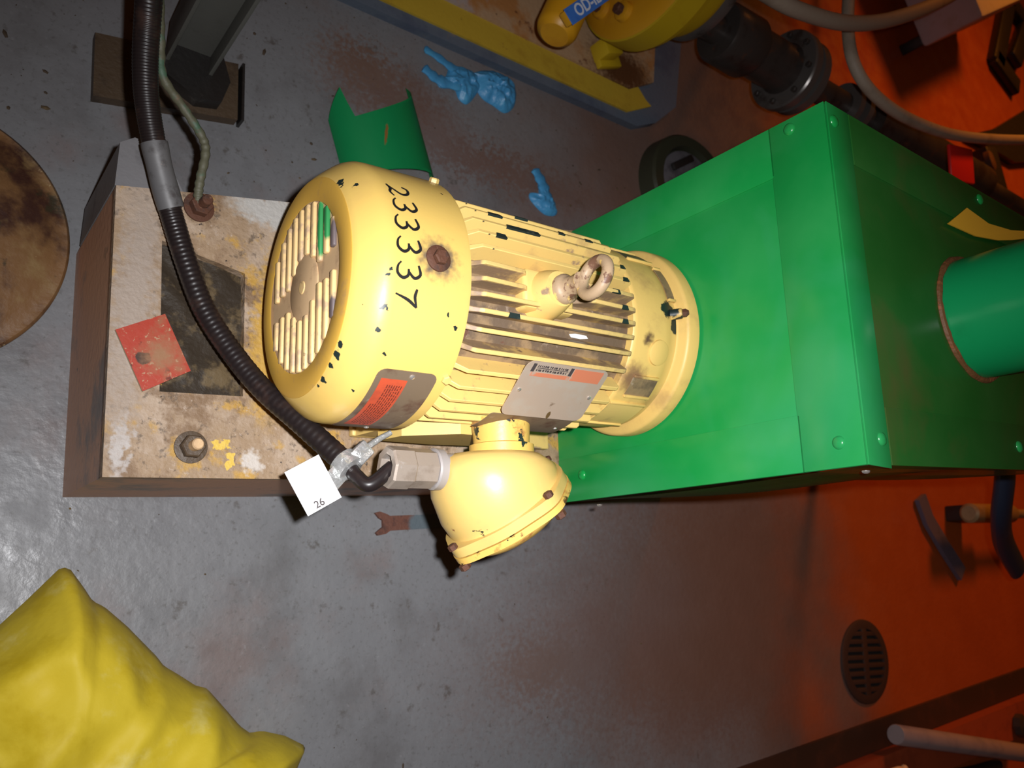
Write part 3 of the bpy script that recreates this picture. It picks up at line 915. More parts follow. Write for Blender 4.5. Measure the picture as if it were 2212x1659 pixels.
def flat_plate(c, w, hgt, cr, th, name, m, par, cut=0.0):
    b = MB()
    pts = []
    for cx, cy, q in [(w / 2 - cr, hgt / 2 - cr, 0), (-w / 2 + cr, hgt / 2 - cr, 1), (-w / 2 + cr, -hgt / 2 + cr, 2), (w / 2 - cr, -hgt / 2 + cr, 3)]:
        for k in range(6):
            a = (q + k / 5) * PI / 2
            pts.append((cx + cr * math.cos(a), cy + cr * math.sin(a)))
    b.prism(pts, 0, th, lambda x, y, z: c + rm @ Vector((x, y, z)))
    return b.build(name, m, par, 30)


NP = PP(0.658, ang, 0.1495)
DN = 1.0 if tdn.z < 0 else -1.0
npl = flat_plate(NP, 0.134, 0.088, 0.011, 0.0012, 'name_plate', 'steel', motor)
tag(npl, 'worn metal name plate with a red and black header')
flat_plate(NP + rm @ Vector((0.0335, -0.031 * DN, 0.0012)), 0.049, 0.019, 0.0004, 0.0003, 'header_field', 'redprint_pale', npl)
flat_plate(NP + rm @ Vector((-0.024, -0.0245 * DN, 0.0012)), 0.062, 0.006, 0.0004, 0.0003, 'header_strip', 'redprint_pale', npl)
b = MB()
hb = NP + rm @ Vector((-0.025, -0.0345 * DN, 0.0012))
for x in (-0.030, 0.030):
    b.box(hb + rm @ Vector((x, 0, 0.0002)), (0.005, 0.0125, 0.0004), rm)
for yy in (-0.0032, 0.0030):
    x = -0.024
    while x < 0.024:
        w = 0.0010 + 0.0022 * rnd.random()
        b.box(hb + rm @ Vector((x, yy + 0.0006 * rnd.random(), 0.0002)), (w, 0.0030, 0.0004), rm)
        x += w + 0.0016
b.box(hb + rm @ Vector((0, 0, 0.0002)), (0.050, 0.0009, 0.0004), rm)
tag(b.build('header_print', 'printk', npl, 0), 'two rows of tiny illegible black header print')
for x in (-0.058, 0.058):
    b = MB()
    b.lathe(NP + rm @ Vector((x, 0.002, 0.001)), nrm, [(0, 0.0032), (0.0012, 0.0028), (0.002, 0.0014), (0.0021, 0)], 16)
    b.build('rivet', 'rivet', npl)
p2 = curved_plate(0.585, 0.722, 69.5, 89, 0.1515, 0.001, 0.004, 'steel_dark', 'second_plate', motor)
tag(p2, 'smaller dark metal plate below the name plate')
b = MB()
b.lathe(PP(0.71, 80, 0.1523), PP(0, 83, 1) - PP(0, 83, 0), [(0, 0.003), (0.0014, 0.0025), (0.0018, 0)], 14)
b.build('rivet', 'rivet', p2)
# white sticker remnant in a groove
b = MB()
n = PP(0, 20, 1) - PP(0, 20, 0)
rm2 = Matrix((Vector((1, 0, 0)), Vector((0, -n.z, n.y)).normalized(), n.normalized())).transposed()
b.prism([(-0.016, -0.001), (-0.012, 0.0028), (0.004, 0.0032), (0.017, 0.001), (0.013, -0.0025), (-0.006, -0.0028)], 0, 0.0008, lambda x, y, z: PP(0.684, 20.5, 0.1222) + rm2 @ Vector((x, y, z)))
tag(b.build('sticker_remnant', 'sticker', motor), 'white sticker remnant between the fins')

# feet
b = MB()
b.box(P(0.68, 0.0, -0.182), (0.36, 0.29, 0.014), None, 0.003)
b.build('mounting_plate', 'fin', motor)
for sg in (1, -1):
    for s in (0.56, 0.72):
        b = MB()
        b.prism([(-0.055, -0.175), (0.055, -0.175), (0.050, -0.12), (-0.05, -0.12)], 0.070, 0.145, lambda x, y, z: P(s + x, sg * z, y))
        b.bevel_all(0.006)
        b.build('foot', 'fin', motor)
# side pad the conduit box bolts to
b = MB()
b.prism([(0.515, -0.125), (0.525, -0.075), (0.59, -0.028), (0.70, -0.028), (0.73, -0.06), (0.72, -0.11), (0.60, -0.13)], 0.10, 0.158, lambda x, y, z: P(x, -z, y))
b.bevel_all(0.008)
tag(b.build('side_pad', 'jbox', motor), 'cast pad on the motor flank under the conduit box')

# conduit box: round body turning from the motor's flank to a slanted lid
UPV = Vector((0, 0, 1))
n0 = Vector((0, -1, 0))
n1 = Vector((0.60, -0.80, 0.0)).normalized()
c0 = P(0.636, -0.150, 0.006)
b = MB()
b.lathe(P(0.634, -0.140, 0.004), (0, -1, 0), [(0, 0.040), (0.034, 0.038), (0.036, 0.044), (0.050, 0.044), (0.052, 0.039), (0.068, 0.039)], 36)
neck = b.build('box_neck', 'lid', motor)
LC = P(0.637, -0.256, 0.004)
path = [(P(0.622, -0.189, 0.006), n0, 0.048), (P(0.618, -0.191, 0.006), n0, 0.063), (P(0.613, -0.197, 0.006), (n0 * 0.97 + n1 * 0.03), 0.074), (P(0.611, -0.206, 0.006), (n0 * 0.8 + n1 * 0.2), 0.080),
        (P(0.616, -0.222, 0.005), (n0 * 0.5 + n1 * 0.5), 0.0840), (P(0.626, -0.240, 0.004), (n0 * 0.15 + n1 * 0.85), 0.0855), (LC, n1, 0.083)]
b = MB()
b.ring_loft([b.circle(c, n, r, 56, up=UPV) for c, n, r in path])
box = b.build('conduit_box', 'jbox', motor, 60)


def lugged(r, lug, nseg=96):
    out = []
    for i in range(nseg):
        a = 2 * PI * i / nseg
        out.append(r + lug * max(0.0, math.cos(2 * (a - 0.0)) - 0.0) ** 6 * 0.5 + lug * max(0.0, math.cos(2 * (a - PI / 2))) ** 6 * 0.5)
    return out


def lug_ring(b, d0, d1, r, lug):
    A = b.circle(LC + n1 * d0, n1, 1.0, 96, up=UPV)
    B = b.circle(LC + n1 * d1, n1, 1.0, 96, up=UPV)
    R = lugged(r, lug)
    b.ring_loft([[LC + n1 * d0 + (p - LC - n1 * d0) * R[i] for i, p in enumerate(A)], [LC + n1 * d1 + (p - LC - n1 * d1) * R[i] for i, p in enumerate(B)]])


b = MB()
lug_ring(b, -0.004, 0.009, 0.090, 0.018)
b.bevel_all(0.0015, 1, 60)
b.build('box_flange', 'jbox', box, 40)
b = MB()
lug_ring(b, 0.0105, 0.019, 0.091, 0.018)
lid = b.build('box_lid', 'lid', motor, 40)
b = MB()
b.lathe(LC + n1 * 0.0185, n1, [(0, 0.080), (0.006, 0.078), (0.017, 0.062), (0.020, 0.052), (0.021, 0)], 48, up=UPV)
b.build('lid_dome', 'lid', lid, 40)
for k in range(4):
    a = k * PI / 2
    e1 = (UPV - n1 * UPV.dot(n1)).normalized()
    e2 = n1.cross(e1)
    q = LC + (e1 * math.cos(a) + e2 * math.sin(a)) * 0.0985
    b = MB()
    b.lathe(q - n1 * 0.004, -n1, [(0, 0.0062), (0.006, 0.0062), (0.007, 0.005), (0.007, 0)], 6)
    b.lathe(q + n1 * 0.019, n1, [(0, 0.0075), (0.007, 0.0075), (0.008, 0.006), (0.008, 0)], 6)
    b.build('lid_bolt', 'rust', lid, 20)

# cable gland screwed into the box (axis back towards the fan end)
gx = Vector((-1, 0.0, 0)).normalized()
G0 = P(0.538, -0.212, 0.006)
b = MB()
b.lathe(G0, gx, [(-0.02, 0.021), (0.004, 0.021), (0.004, 0.0265), (0.014, 0.0265), (0.016, 0.0245), (0.016, 0.020)], 36)
gland = tag(b.build('gland_locknut', 'zinc_pale', box), 'pale grey locknut of the cable gland')
b = MB()
b.lathe(G0 + gx * 0.016, gx, [(0, 0.0235), (0.001, 0.0250), (0.032, 0.0250), (0.034, 0.0235)], 8)
b.build('gland_body', 'zinc', box, 20)
b = MB()
b.lathe(G0 + gx * 0.048, gx, [(0, 0.0250), (0.002, 0.0265), (0.028, 0.0265), (0.031, 0.0250), (0.031, 0.0165), (0.010, 0.0150)], 8)
b.build('gland_nut', 'zinc', box, 20)
bpy.context.view_layer.update()

# ------------------------------------------------------------------ power cable, sleeve and thick conduit
GEND = motor.matrix_world @ (G0 + gx * 0.070)
cab = empty('power_cable', (0.17, 0.45, PZ), 'black ribbed power cable curving from the thick conduit down to the motor gland', 'cable')
pts = [tuple(GEND), (0.4530, 0.1300, 0.482), (0.4400, 0.1400, 0.470), (0.4309, 0.1569, 0.455), (0.3899, 0.2049, 0.415), (0.3478, 0.254, 0.372), (0.3106, 0.3035, 0.348), (0.2758, 0.3561, 0.334), (0.2485, 0.4143, 0.33), (0.2279, 0.463, 0.33), (0.2126, 0.4956, 0.336)]
cp = spline(pts, 48)
b = WMB()
b.tube(cp[:134], 0.0092, 16)
tag(b.build('cable_tail', 'cable', cab), 'thinner bare end of the cable entering the gland')
b = WMB()
n = len(cp) - 130
b.tube(cp[130:], lambda t: 0.0142 + 0.00030 * math.sin(t * n / 5.2 * 2 * PI), 20)
tag(b.build('ribbed_sheath', 'cable', cab, 80), 'black ribbed outer sheath')
pts = [(0.222, 0.480, 0.332), (0.2063, 0.5115, 0.340), (0.1946, 0.5368, 0.348), (0.1878, 0.5535, 0.352)]
b = WMB()
b.tube(spline(pts, 10), lambda t: 0.0163 + 0.0004 * math.sin(t * 9), 20)
tag(b.build('grey_sleeve', 'sleeve', cab), 'grey dusty sleeve over the joint')
pts = [(0.1881, 0.551, 0.352), (0.1759, 0.5823, 0.362), (0.1662, 0.6128, 0.372), (0.1584, 0.6486, 0.385), (0.1519, 0.6869, 0.405), (0.1424, 0.7257, 0.44), (0.130, 0.77, 0.49)]
cp2 = spline(pts, 60)
n = len(cp2)
b = WMB()
b.tube(cp2, lambda t: 0.0146 + 0.0020 * t + 0.00025 * math.sin(t * n / 6.0 * 2 * PI), 22)
tag(b.build('thick_conduit', 'cable', cab, 80), 'thicker black conduit at the upper end')

# ground wire from the rusty anchor bolt
pts = [(0.262, 0.5120, 0.300), (0.2594, 0.5227, 0.305), (0.2582, 0.5435, 0.312), (0.2594, 0.5795, 0.318), (0.2517, 0.6003, 0.32), (0.2239, 0.6295, 0.325), (0.1888, 0.6535, 0.345), (0.1778, 0.692, 0.36), (0.1633, 0.7224, 0.40), (0.1518, 0.7371, 0.44)]
b = MB()
b.tube(spline(pts, 10), lambda t: 0.0060 + 0.0006 * math.sin(t * 140), 12)
tag(b.build('ground_wire', 'copper_green', None, 60), 'thin greenish bent ground wire rising beside the black conduit', 'wire')

# ------------------------------------------------------------------ white card tag and its silver band on the cable
cen = Vector((0.3895, 0.1255, 0.462))
e1 = Vector((0.034, 0.022, 0.004)).normalized()
e2 = Vector((0.026, -0.0345, 0.004)).normalized()
e2 = (e2 - e1 * e2.dot(e1)).normalized()
nz = e1.cross(e2)
if nz.z < 0:
    nz = -nz
card = MB()
rmC = Matrix((e1, e2, nz)).transposed()
card = empty('cable_tag', tuple(cen), 'white card tag held to the cable by a silver band, marked in one corner', 'tag')
b = WMB()
b.box(cen, (0.046, 0.058, 0.0012), rmC, 0.0003)
b.build('card', 'tag', card, 0)
e_read = e1
m4 = Matrix.Translation(cen - Vector(card.location) + rmC @ Vector((-0.004, 0.0225, 0.0007))) @ Matrix((e1, nz.cross(e1), nz)).transposed().to_4x4()
text_mesh('card_text', '26', 0.0125, 'printk', card, m4, 0.0001)
tdir = (Vector(cp[155]) - Vector(cp[125])).normalized()
cc = Vector(cp[140])
b = WMB()
b.lathe(cc - tdir * 0.010, tdir, [(0, 0.0155), (0.001, 0.0185), (0.019, 0.0188), (0.020, 0.0155)], 24)
b.build('silver_band', 'foil', card)
b = WMB()
side = Vector((0.62, 0.70, 0.0)).normalized()
pc = cc + side * 0.020 + Vector((0, 0, 0.010))
sr = Matrix((side, Vector((-side.y, side.x, 0)), Vector((0, 0, 1)))).transposed()
b.box(pc, (0.026, 0.022, 0.012), sr, 0.003)
b.build('band_clasp', 'foil', card)
b = WMB()
q0 = pc + side * 0.010
b.tube([q0, q0 + Vector((0.016, 0.013, 0.003)), q0 + Vector((0.030, 0.022, 0.004))], lambda t: 0.0042 - 0.0008 * t, 12)
tag(b.build('band_screw', 'foil', card), 'pale screw end of the band')
b = WMB()
pb = cc - side * 0.020 + Vector((0, 0, 0.002))
b.box(pb, (0.034, 0.024, 0.0022), sr @ Matrix.Rotation(0.15, 3, 'Y'), 0.0008)
b.build('band_tail', 'foil', card)

# ------------------------------------------------------------------ green guard box with its stack
GX, GY0, GY1, GZ0, GZ1, GXB = 0.905, 0.158, 0.626, PZ + 0.001, 0.855, 1.50
guard = empty('machine_guard', (1.2, 0.4, PZ), 'big green translucent plastic guard box with riveted corner strips and a round stack', 'guard')
T = 0.004


def panel(name, c, size, m='guard', bev=0.0012):
    b = WMB()
    b.box(c, size, None, bev)
    return b.build(name, m, guard)


yc, zc = (GY0 + GY1) / 2, (GZ0 + GZ1) / 2
# front panel has a round opening for the motor flange hidden behind it
panel('front_panel', (GX + T / 2, yc, zc), (T, GY1 - GY0, GZ1 - GZ0))
top_p = panel('top_panel', ((GX + GXB) / 2, yc, GZ1 - T / 2), (GXB - GX, GY1 - GY0, T), 'guard_clear')
back_p = panel('back_panel', (GXB, yc, zc), (T, GY1 - GY0, GZ1 - GZ0), 'guard_clear')
panel('left_panel', ((GX + GXB) / 2, GY1 - T / 2, zc), (GXB - GX, T, GZ1 - GZ0), 'guard_clear')


def skew(o):
    # the right flank closes in a little towards the back
    r = guard.location
    for v in o.data.vertices:
        x, y = v.co.x + r.x, v.co.y + r.y
        f = (GY1 - y) / (GY1 - GY0)
        v.co.y += f * 0.085 * max(0.0, x - GX)

# right side panel bulges a little
b = WMB()
nx, nzz = 24, 12
grid = []
for i in range(nx + 1):
    col = []
    for j in range(nzz + 1):
        u, v = i / nx, j / nzz
        bul = -0.075 * u * (1 - v) + 0.012 * math.sin(PI * v) * (0.35 + 0.65 * math.sin(PI * (u * 1.6 + 0.1)) ** 2) * (1 - 0.2 * u)
        bul += 0.006 * math.sin(PI * v) * math.sin(u * 9.0)
        col.append((GX + u * (GXB - GX), GY0 - bul, GZ0 + v * (GZ1 - GZ0)))
    grid.append(col)
vs = [[b.bm.verts.new(p) for p in col] for col in grid]
for i in range(nx):
    for j in range(nzz):
        b.bm.faces.new((vs[i][j], vs[i + 1][j], vs[i + 1][j + 1], vs[i][j + 1]))
bmesh.ops.solidify(b.bm, geom=b.bm.faces[:], thickness=0.003)
skew(b.build('right_panel', 'guard_clear', guard, 60))
S = 0.0025
strips = [((GX - S / 2, yc, GZ1 - 0.043), (S, GY1 - GY0, 0.086)), ((GX - S / 2, GY0 + 0.036, zc - 0.04), (S, 0.072, GZ1 - GZ0 - 0.085)), ((GX - S / 2, GY1 - 0.036, zc - 0.04), (S, 0.072, GZ1 - GZ0 - 0.085))]
for c, sz in strips:
    panel('corner_strip', c, sz, 'guard', 0.0008)
panel('corner_strip', (GX + 0.024, yc, GZ1 + S / 2), (0.048, GY1 - GY0, S), 'guard', 0.0008)
skew(panel('corner_strip', ((GX + GXB) / 2 + 0.025, GY0 + 0.036, GZ1 + S / 2), (GXB - GX - 0.05, 0.072, S), 'guard_clear', 0.0008))
skew(top_p)
skew(back_p)
for v in back_p.data.vertices:
    if v.co.z < 0.3 and v.co.y < 0:
        v.co.y += 0.072
panel('corner_strip', ((GX + GXB) / 2 + 0.025, GY1 - 0.036, GZ1 + S / 2), (GXB - GX - 0.05, 0.072, S), 'guard_clear', 0.0008)
for c, n in [((GX - S, 0.611, 0.802), (-1, 0, 0)), ((GX - S, 0.188, 0.823), (-1, 0, 0)), ((GX - S, 0.199, 0.351), (-1, 0, 0)), ((GX - S, 0.611, 0.36), (-1, 0, 0)),
             ((0.918, 0.602, GZ1 + S), (0, 0, 1)), ((0.938, 0.192, GZ1 + S), (0, 0, 1)), ((1.30, 0.225, GZ1 + S), (0, 0, 1)), ((1.30, 0.61, GZ1 + S), (0, 0, 1))]:
    b = WMB()
    b.lathe(c, n, [(0, 0.0085), (0.0018, 0.0078), (0.0034, 0.005), (0.004, 0)], 18)
    b.build('plastic_rivet', 'guard', guard, 60)
for x, z, yy in ((0.925, 0.84, 0.0035), (0.93, 0.36, 0.006)):
    b = WMB()
    b.lathe((x, GY0 - yy, z), (0, -1, 0), [(0, 0.005), (0.002, 0.0045), (0.0035, 0.002), (0.0036, 0)], 14)
    b.build('side_rivet', 'rivet', guard, 60)
b = WMB()
pr = [(0, 0.086), (0.34, 0.086), (0.34, 0.081), (0, 0.081)]
b.lathe((1.218, 0.40, GZ1 - 0.002), (0, 0, 1), pr + [pr[0]], 56, cap=False)
tag(b.build('stack_pipe', 'pvc', guard), 'glossy green round pipe rising from the guard top')
b = WMB()
rings = []
for k in range(72):
    a = 2 * PI * k / 72
    rr = 0.0050 + 0.0016 * mnoise.noise(Vector((math.cos(a) * 5, math.sin(a) * 5, 1)))
    c = Vector((1.218 + 0.088 * math.cos(a), 0.40 + 0.088 * math.sin(a), GZ1 + 0.001))
    rd = Vector((math.cos(a), math.sin(a), 0))
    rings.append([c + rd * (rr * math.cos(2 * PI * q / 8)) + Vector((0, 0, rr * math.sin(2 * PI * q / 8))) for q in range(8)])
rings.append(rings[0])
b.ring_loft(rings, cap0=False, cap1=False)
tag(b.build('pipe_sealant', 'sealant', guard), 'rust brown sealant bead around the pipe foot')

for ch in guard.children:
    for v in ch.data.vertices:          # the box stands a few degrees askew on the plinth
        v.co.x -= 0.055 * (v.co.y + guard.location.y - GY0)

# yellow strap lying over the guard top
b = MB()
outl = [(1.159, 0.535), (1.24, 0.538), (1.313, 0.551), (1.36, 0.564), (1.419, 0.583), (1.52, 0.625), (1.60, 0.66), (1.60, 0.69), (1.51, 0.645), (1.422, 0.596), (1.36, 0.581), (1.288, 0.572), (1.223, 0.579)]
b.prism(outl, GZ1 + 0.0035, GZ1 + 0.0055, lambda x, y, z: (x, y, z + 0.10 * max(0.0, x - 1.25) ** 2))
tag(b.build('yellow_strap', 'orangestrap', None, 60), 'orange yellow flat strap curving across the far top of the guard', 'strap')

# ------------------------------------------------------------------ red board on the plinth
b = MB()
corners = [(0.183, 0.318), (0.239, 0.351), (0.279, 0.281), (0.224, 0.245)]
rb = empty('red_board', (0.231, 0.299, PZ), 'small square red painted board with a dark spot lying beside the oily pocket', 'board')
b = WMB()
b.prism(corners, PZ + 0.0006, PZ + 0.0046)
b.build('board_core', 'boardedge', rb, 0)
b = WMB()
b.prism(corners, PZ + 0.0046, PZ + 0.0056)
tag(b.build('red_face', 'redplate', rb, 0), 'scuffed red painted face')

# ------------------------------------------------------------------ rusty dish at the left
b = MB()
cx, cy, R = -0.052, 0.495, 0.203
prof = [(0.0, R - 0.004), (0.004, R), (0.010, R), (0.014, R - 0.004), (0.013, R - 0.014), (0.020, R - 0.03), (0.034, R - 0.07), (0.044, R - 0.12), (0.048, 0.03), (0.048, 0.0)]
b.lathe((cx, cy, 0), (0, 0, 1), prof, 96)
tag(b.build('rusty_dish', 'dish', None, 50), 'big round rusty brown dished plate on the grey floor beside the plinth end', 'dish')

# ------------------------------------------------------------------ yellow plastic bag, lower left
out = [(0.10, -0.075), (0.134, -0.052), (0.165, -0.015), (0.204, 0.034), (0.216, 0.030), (0.236, 0.006), (0.251, -0.014), (0.268, -0.022), (0.303, -0.050), (0.350, -0.094), (0.362, -0.108), (0.383, -0.120), (0.412, -0.138), (0.430, -0.143), (0.456, -0.169), (0.488, -0.202), (0.506, -0.214),
       (0.526, -0.212), (0.564, -0.222), (0.600, -0.240), (0.588, -0.268), (0.56, -0.33), (0.50, -0.42), (0.38, -0.50), (0.22, -0.54), (0.06, -0.50), (-0.06, -0.40), (-0.10, -0.28), (-0.05, -0.17), (0.03, -0.11)]
cen = Vector((0.235, -0.27, 0))
b = MB()
NA = 220
per = []
tot = 0
ol = [Vector((x, y, 0)) for x, y in out]
seg = [(ol[i], ol[(i + 1) % len(ol)]) for i in range(len(ol))]
lens = [(q - p).length for p, q in seg]
tot = sum(lens)
for k in range(NA):
    dd = tot * k / NA
    for (p, q), ln in zip(seg, lens):
        if dd <= ln:
            per.append(p.lerp(q, dd / ln))
            break
        dd -= ln
NR = 26
rings = []
for r in range(NR + 1):
    f = 1 - r / NR
    ring = []
    for p in per:
        w = cen + (p - cen) * f
        z = 0.15 * (1 - f ** 3.2) ** 0.75
        fold = 0.0
        for (ox, oy, ang, wid, amp) in [(0.10, -0.12, 0.42, 0.030, 0.020), (0.30, -0.20, 0.80, 0.022, 0.018), (0.20, -0.26, 0.30, 0.040, -0.020), (0.40, -0.24, 0.95, 0.020, 0.016), (0.34, -0.13, 1.2, 0.025, -0.010), (0.15, -0.03, 0.9, 0.014, 0.010), (0.45, -0.30, 0.6, 0.03, 0.02), (0.06, -0.20, 0.15, 0.03, 0.016)]:
            dst = (w.x - ox) * -math.sin(ang) + (w.y - oy) * math.cos(ang)
            dst += 0.012 * math.sin(w.x * 23 + ox * 50)
            along = (w.x - ox) * math.cos(ang) + (w.y - oy) * math.sin(ang)
            fold += amp * math.exp(-(dst / wid) ** 2) * math.exp(-(along / 0.17) ** 2)
        nz_ = mnoise.noise(Vector((w.x * 9, w.y * 9, 0.3))) * 0.013 + (0.5 - abs(mnoise.noise(Vector((w.x * 13 + 3, w.y * 8, 1.3))))) * 0.022 + mnoise.noise(Vector((w.x * 30, w.y * 30, 2.3))) * 0.004
        fade = min(1.0, (1 - f) * 4.5)
        ring.append(Vector((w.x, w.y, max(0.004, z + (fold + nz_) * fade + 0.006))))
    rings.append(ring)
base = [Vector((p.x * 0.999, p.y * 0.999, 0.001)) for p in per]
b.ring_loft([base] + rings[:-1], cap0=True, cap1=True)
tag(b.build('plastic_bag', 'bag', None, 70), 'crumpled yellow plastic bag with pointed corners lying in the lower left', 'bag')

# ------------------------------------------------------------------ steel post with its foot
post = empty('steel_post', (0.27, 0.87, 0), 'grey painted steel post on a brown stained foot slab behind the black conduit', 'post')
b = WMB()
b.prism([(0.136, 0.890), (0.369, 0.930), (0.378, 0.820), (0.147, 0.777)], 0, 0.022)
b.bevel_all(0.003)
b.build('foot_slab', 'oldbrown', post)
b = WMB()
b.prism([(0.236, 0.885), (0.262, 0.93), (0.330, 0.925), (0.351, 0.869), (0.340, 0.826), (0.301, 0.817), (0.244, 0.844)], 0.022, 0.052)
b.bevel_all(0.008)
tag(b.build('black_footing', 'black', post), 'glossy black lump around the post foot')
b = WMB()
b.prism([(0.3745, 0.930), (0.3785, 0.930), (0.3875, 0.818), (0.3825, 0.818)], 0, 0.03)
b.build('slab_end_bar', 'black', post)
pcx, pcy = 0.280, 0.905
for dx, dy, sx, sy in [(0.036, 0, 0.007, 0.075), (-0.036, 0, 0.007, 0.075), (0, 0, 0.066, 0.006)]:
    b = WMB()
    b.box((pcx + dx, pcy + dy, 0.052 + 0.55), (sx, sy, 1.10), None, 0.0015)
    b.build('post_flange' if sx < 0.02 else 'post_web', 'post', post)
# ------------------------------------------------------------------ green pipe offcut
b = MB()
p0, p1 = Vector((0.692, 0.800, 0.004)), Vector((0.628, 0.975, 0.004))
axd = (p1 - p0).normalized()
lat = Vector((-axd.y, axd.x, 0))
RR = 0.100
NU, NV = 36, 20
gridv = []
for i in range(NU + 1):
    row = []
    a = PI * (0.02 + 0.96 * i / NU)
    u = i / NU
    # the end is cut with a notch: a short tab, a gap, then the long curved part
    for j in range(NV + 1):
        row.append((a, j / NV, u))
    gridv.append(row)


def off_end(u):
    # u=0 is the right edge, u=1 the left edge
    if u > 0.80:
        return 0.62 + 0.24 * (1 - u) / 0.20
    if u > 0.76:
        return 0.56 + 0.30 * (u - 0.76) / 0.04
    return 0.56 + 0.40 * ((0.76 - u) / 0.76) ** 1.8


vg = []
for row in gridv:
    vr = []
    for a, v, u in row:
        L_ = off_end(u)
        st = 0.0 + 0.05 * u
        q = p0 + axd * ((st + (L_ - st) * v) * 0.215) + (-lat * math.cos(a) + Vector((0, 0, 1)) * math.sin(a) * 0.72) * RR
        vr.append(b.bm.verts.new(q))
    vg.append(vr)
for i in range(NU):
    for j in range(NV):
        b.bm.faces.new((vg[i][j], vg[i + 1][j], vg[i + 1][j + 1], vg[i][j + 1]))
bmesh.ops.solidify(b.bm, geom=b.bm.faces[:], thickness=0.004)
tag(b.build('pipe_offcut', 'offcut', None, 40), 'notched half round green plastic pipe offcut on the floor behind the motor', 'offcut')


# ------------------------------------------------------------------ blue gloves
def crumple(b, outline, cen, h, seed, ns=14, na=90):
    ol = [Vector((x, y, 0)) for x, y in outline]
    n = len(ol)
    sm = spline(ol + [ol[0]], 10)[:-1]
    per = [sm[int(k * len(sm) / na) % len(sm)] for k in range(na)]
    c = Vector((cen[0], cen[1], 0))
    rings = [[Vector((p.x, p.y, 0.0008)) for p in per]]
    for r in range(ns):
        f = 1 - r / ns
        ring = []
        for p in per:
            w = c + (p - c) * f
            dome = (1 - f ** 2.4) ** 0.7
            rid = 0.5 - abs(mnoise.noise(Vector((w.x * 34 + seed, w.y * 46, seed))))
            rid2 = 0.5 - abs(mnoise.noise(Vector((w.x * 75, w.y * 60 + seed, seed * 2))))
            ring.append(Vector((w.x, w.y, 0.0025 + dome * h * (0.45 + 0.9 * rid + 0.35 * rid2))))
        rings.append(ring)
    b.ring_loft(rings)


def glove(name, label, parts, fingers):
    b = MB()
    for k, (outline, cen, h) in enumerate(parts):
        crumple(b, outline, cen, h, 3.1 * k + 1.7)
    for pts, r in fingers:
        b.tube(spline(pts, 10), lambda t: r * (1 - 0.25 * t) * (1 + 0.13 * math.sin(t * 21)) * (0.5 if t > 0.97 else 1), 14, flat=0.38)
    return tag(b.build(name, 'glove', None, 28), label, 'glove', 'dropped blue gloves')


glove('rubber_glove', 'larger blue rubber glove lying crumpled near the yellow edged slab',
      [([(0.880, 1.136), (0.915, 1.158), (0.958, 1.168), (0.990, 1.160), (1.002, 1.138), (0.999, 1.100), (0.974, 1.072), (0.940, 1.078), (0.910, 1.085), (0.888, 1.110)], (0.948, 1.122), 0.026),
       ([(0.820, 1.122), (0.850, 1.138), (0.885, 1.140), (0.905, 1.120), (0.895, 1.090), (0.872, 1.055), (0.850, 1.058), (0.836, 1.078), (0.800, 1.068), (0.792, 1.088), (0.812, 1.098)], (0.855, 1.100), 0.020)],
      [([(0.865, 1.125, 0.008), (0.825, 1.124, 0.008), (0.795, 1.134, 0.007), (0.756, 1.143, 0.006)], 0.0135), ([(0.845, 1.090, 0.009), (0.805, 1.080, 0.008), (0.780, 1.084, 0.008), (0.756, 1.097, 0.006)], 0.0170)])
glove('rubber_glove', 'small piece of blue glove showing behind the motor fins',
      [([(1.070, 0.925), (1.092, 0.925), (1.115, 0.895), (1.125, 0.865), (1.090, 0.855), (1.050, 0.878), (1.048, 0.896), (1.072, 0.900)], (1.088, 0.890), 0.018)],
      [([(1.090, 0.895, 0.008), (1.078, 0.925, 0.009), (1.056, 0.957, 0.007)], 0.020)])

# ------------------------------------------------------------------ second slab with yellow edge and its pump
slab = empty('pump_slab', (1.0, 1.4, 0), 'low floor slab with blue grey border and bright yellow painted edge', 'plinth')
b = WMB()
b.prism([(0.10, 1.165), (1.372, 1.177), (1.44, 1.212), (1.52, 1.29), (1.60, 1.85), (0.10, 1.85)], 0, 0.022)
b.bevel_all(0.004)
b.build('slab_border', 'greyband', slab)
b = WMB()
b.prism([(0.10, 1.190), (1.335, 1.202), (1.420, 1.250), (1.400, 1.262), (1.372, 1.290), (0.10, 1.290)], 0.022, 0.028)
b.bevel_all(0.002)
b.build('yellow_edge', 'yellowedge', slab)
b = WMB()
b.prism([(0.10, 1.262), (1.340, 1.268), (1.425, 1.32), (1.47, 1.85), (0.10, 1.85)], 0.022, 0.034)
b.bevel_all(0.003)
tag(b.build('rusty_top', 'rustslab', slab), 'rust stained top of the slab')

PX, PY, PZc = 1.154, 1.436, 0.280
pump = empty('drive_unit', (PX, PY, 0.034), 'orange yellow round drive unit with blue label on the yellow edged slab', 'machine')


def axial(name, prof, m, par, seg=56, c=(0, 0)):
    b = WMB()
    b.lathe((0, PY + c[0], PZc + c[1]), (1, 0, 0), prof, seg)
    return b.build(name, m, par)


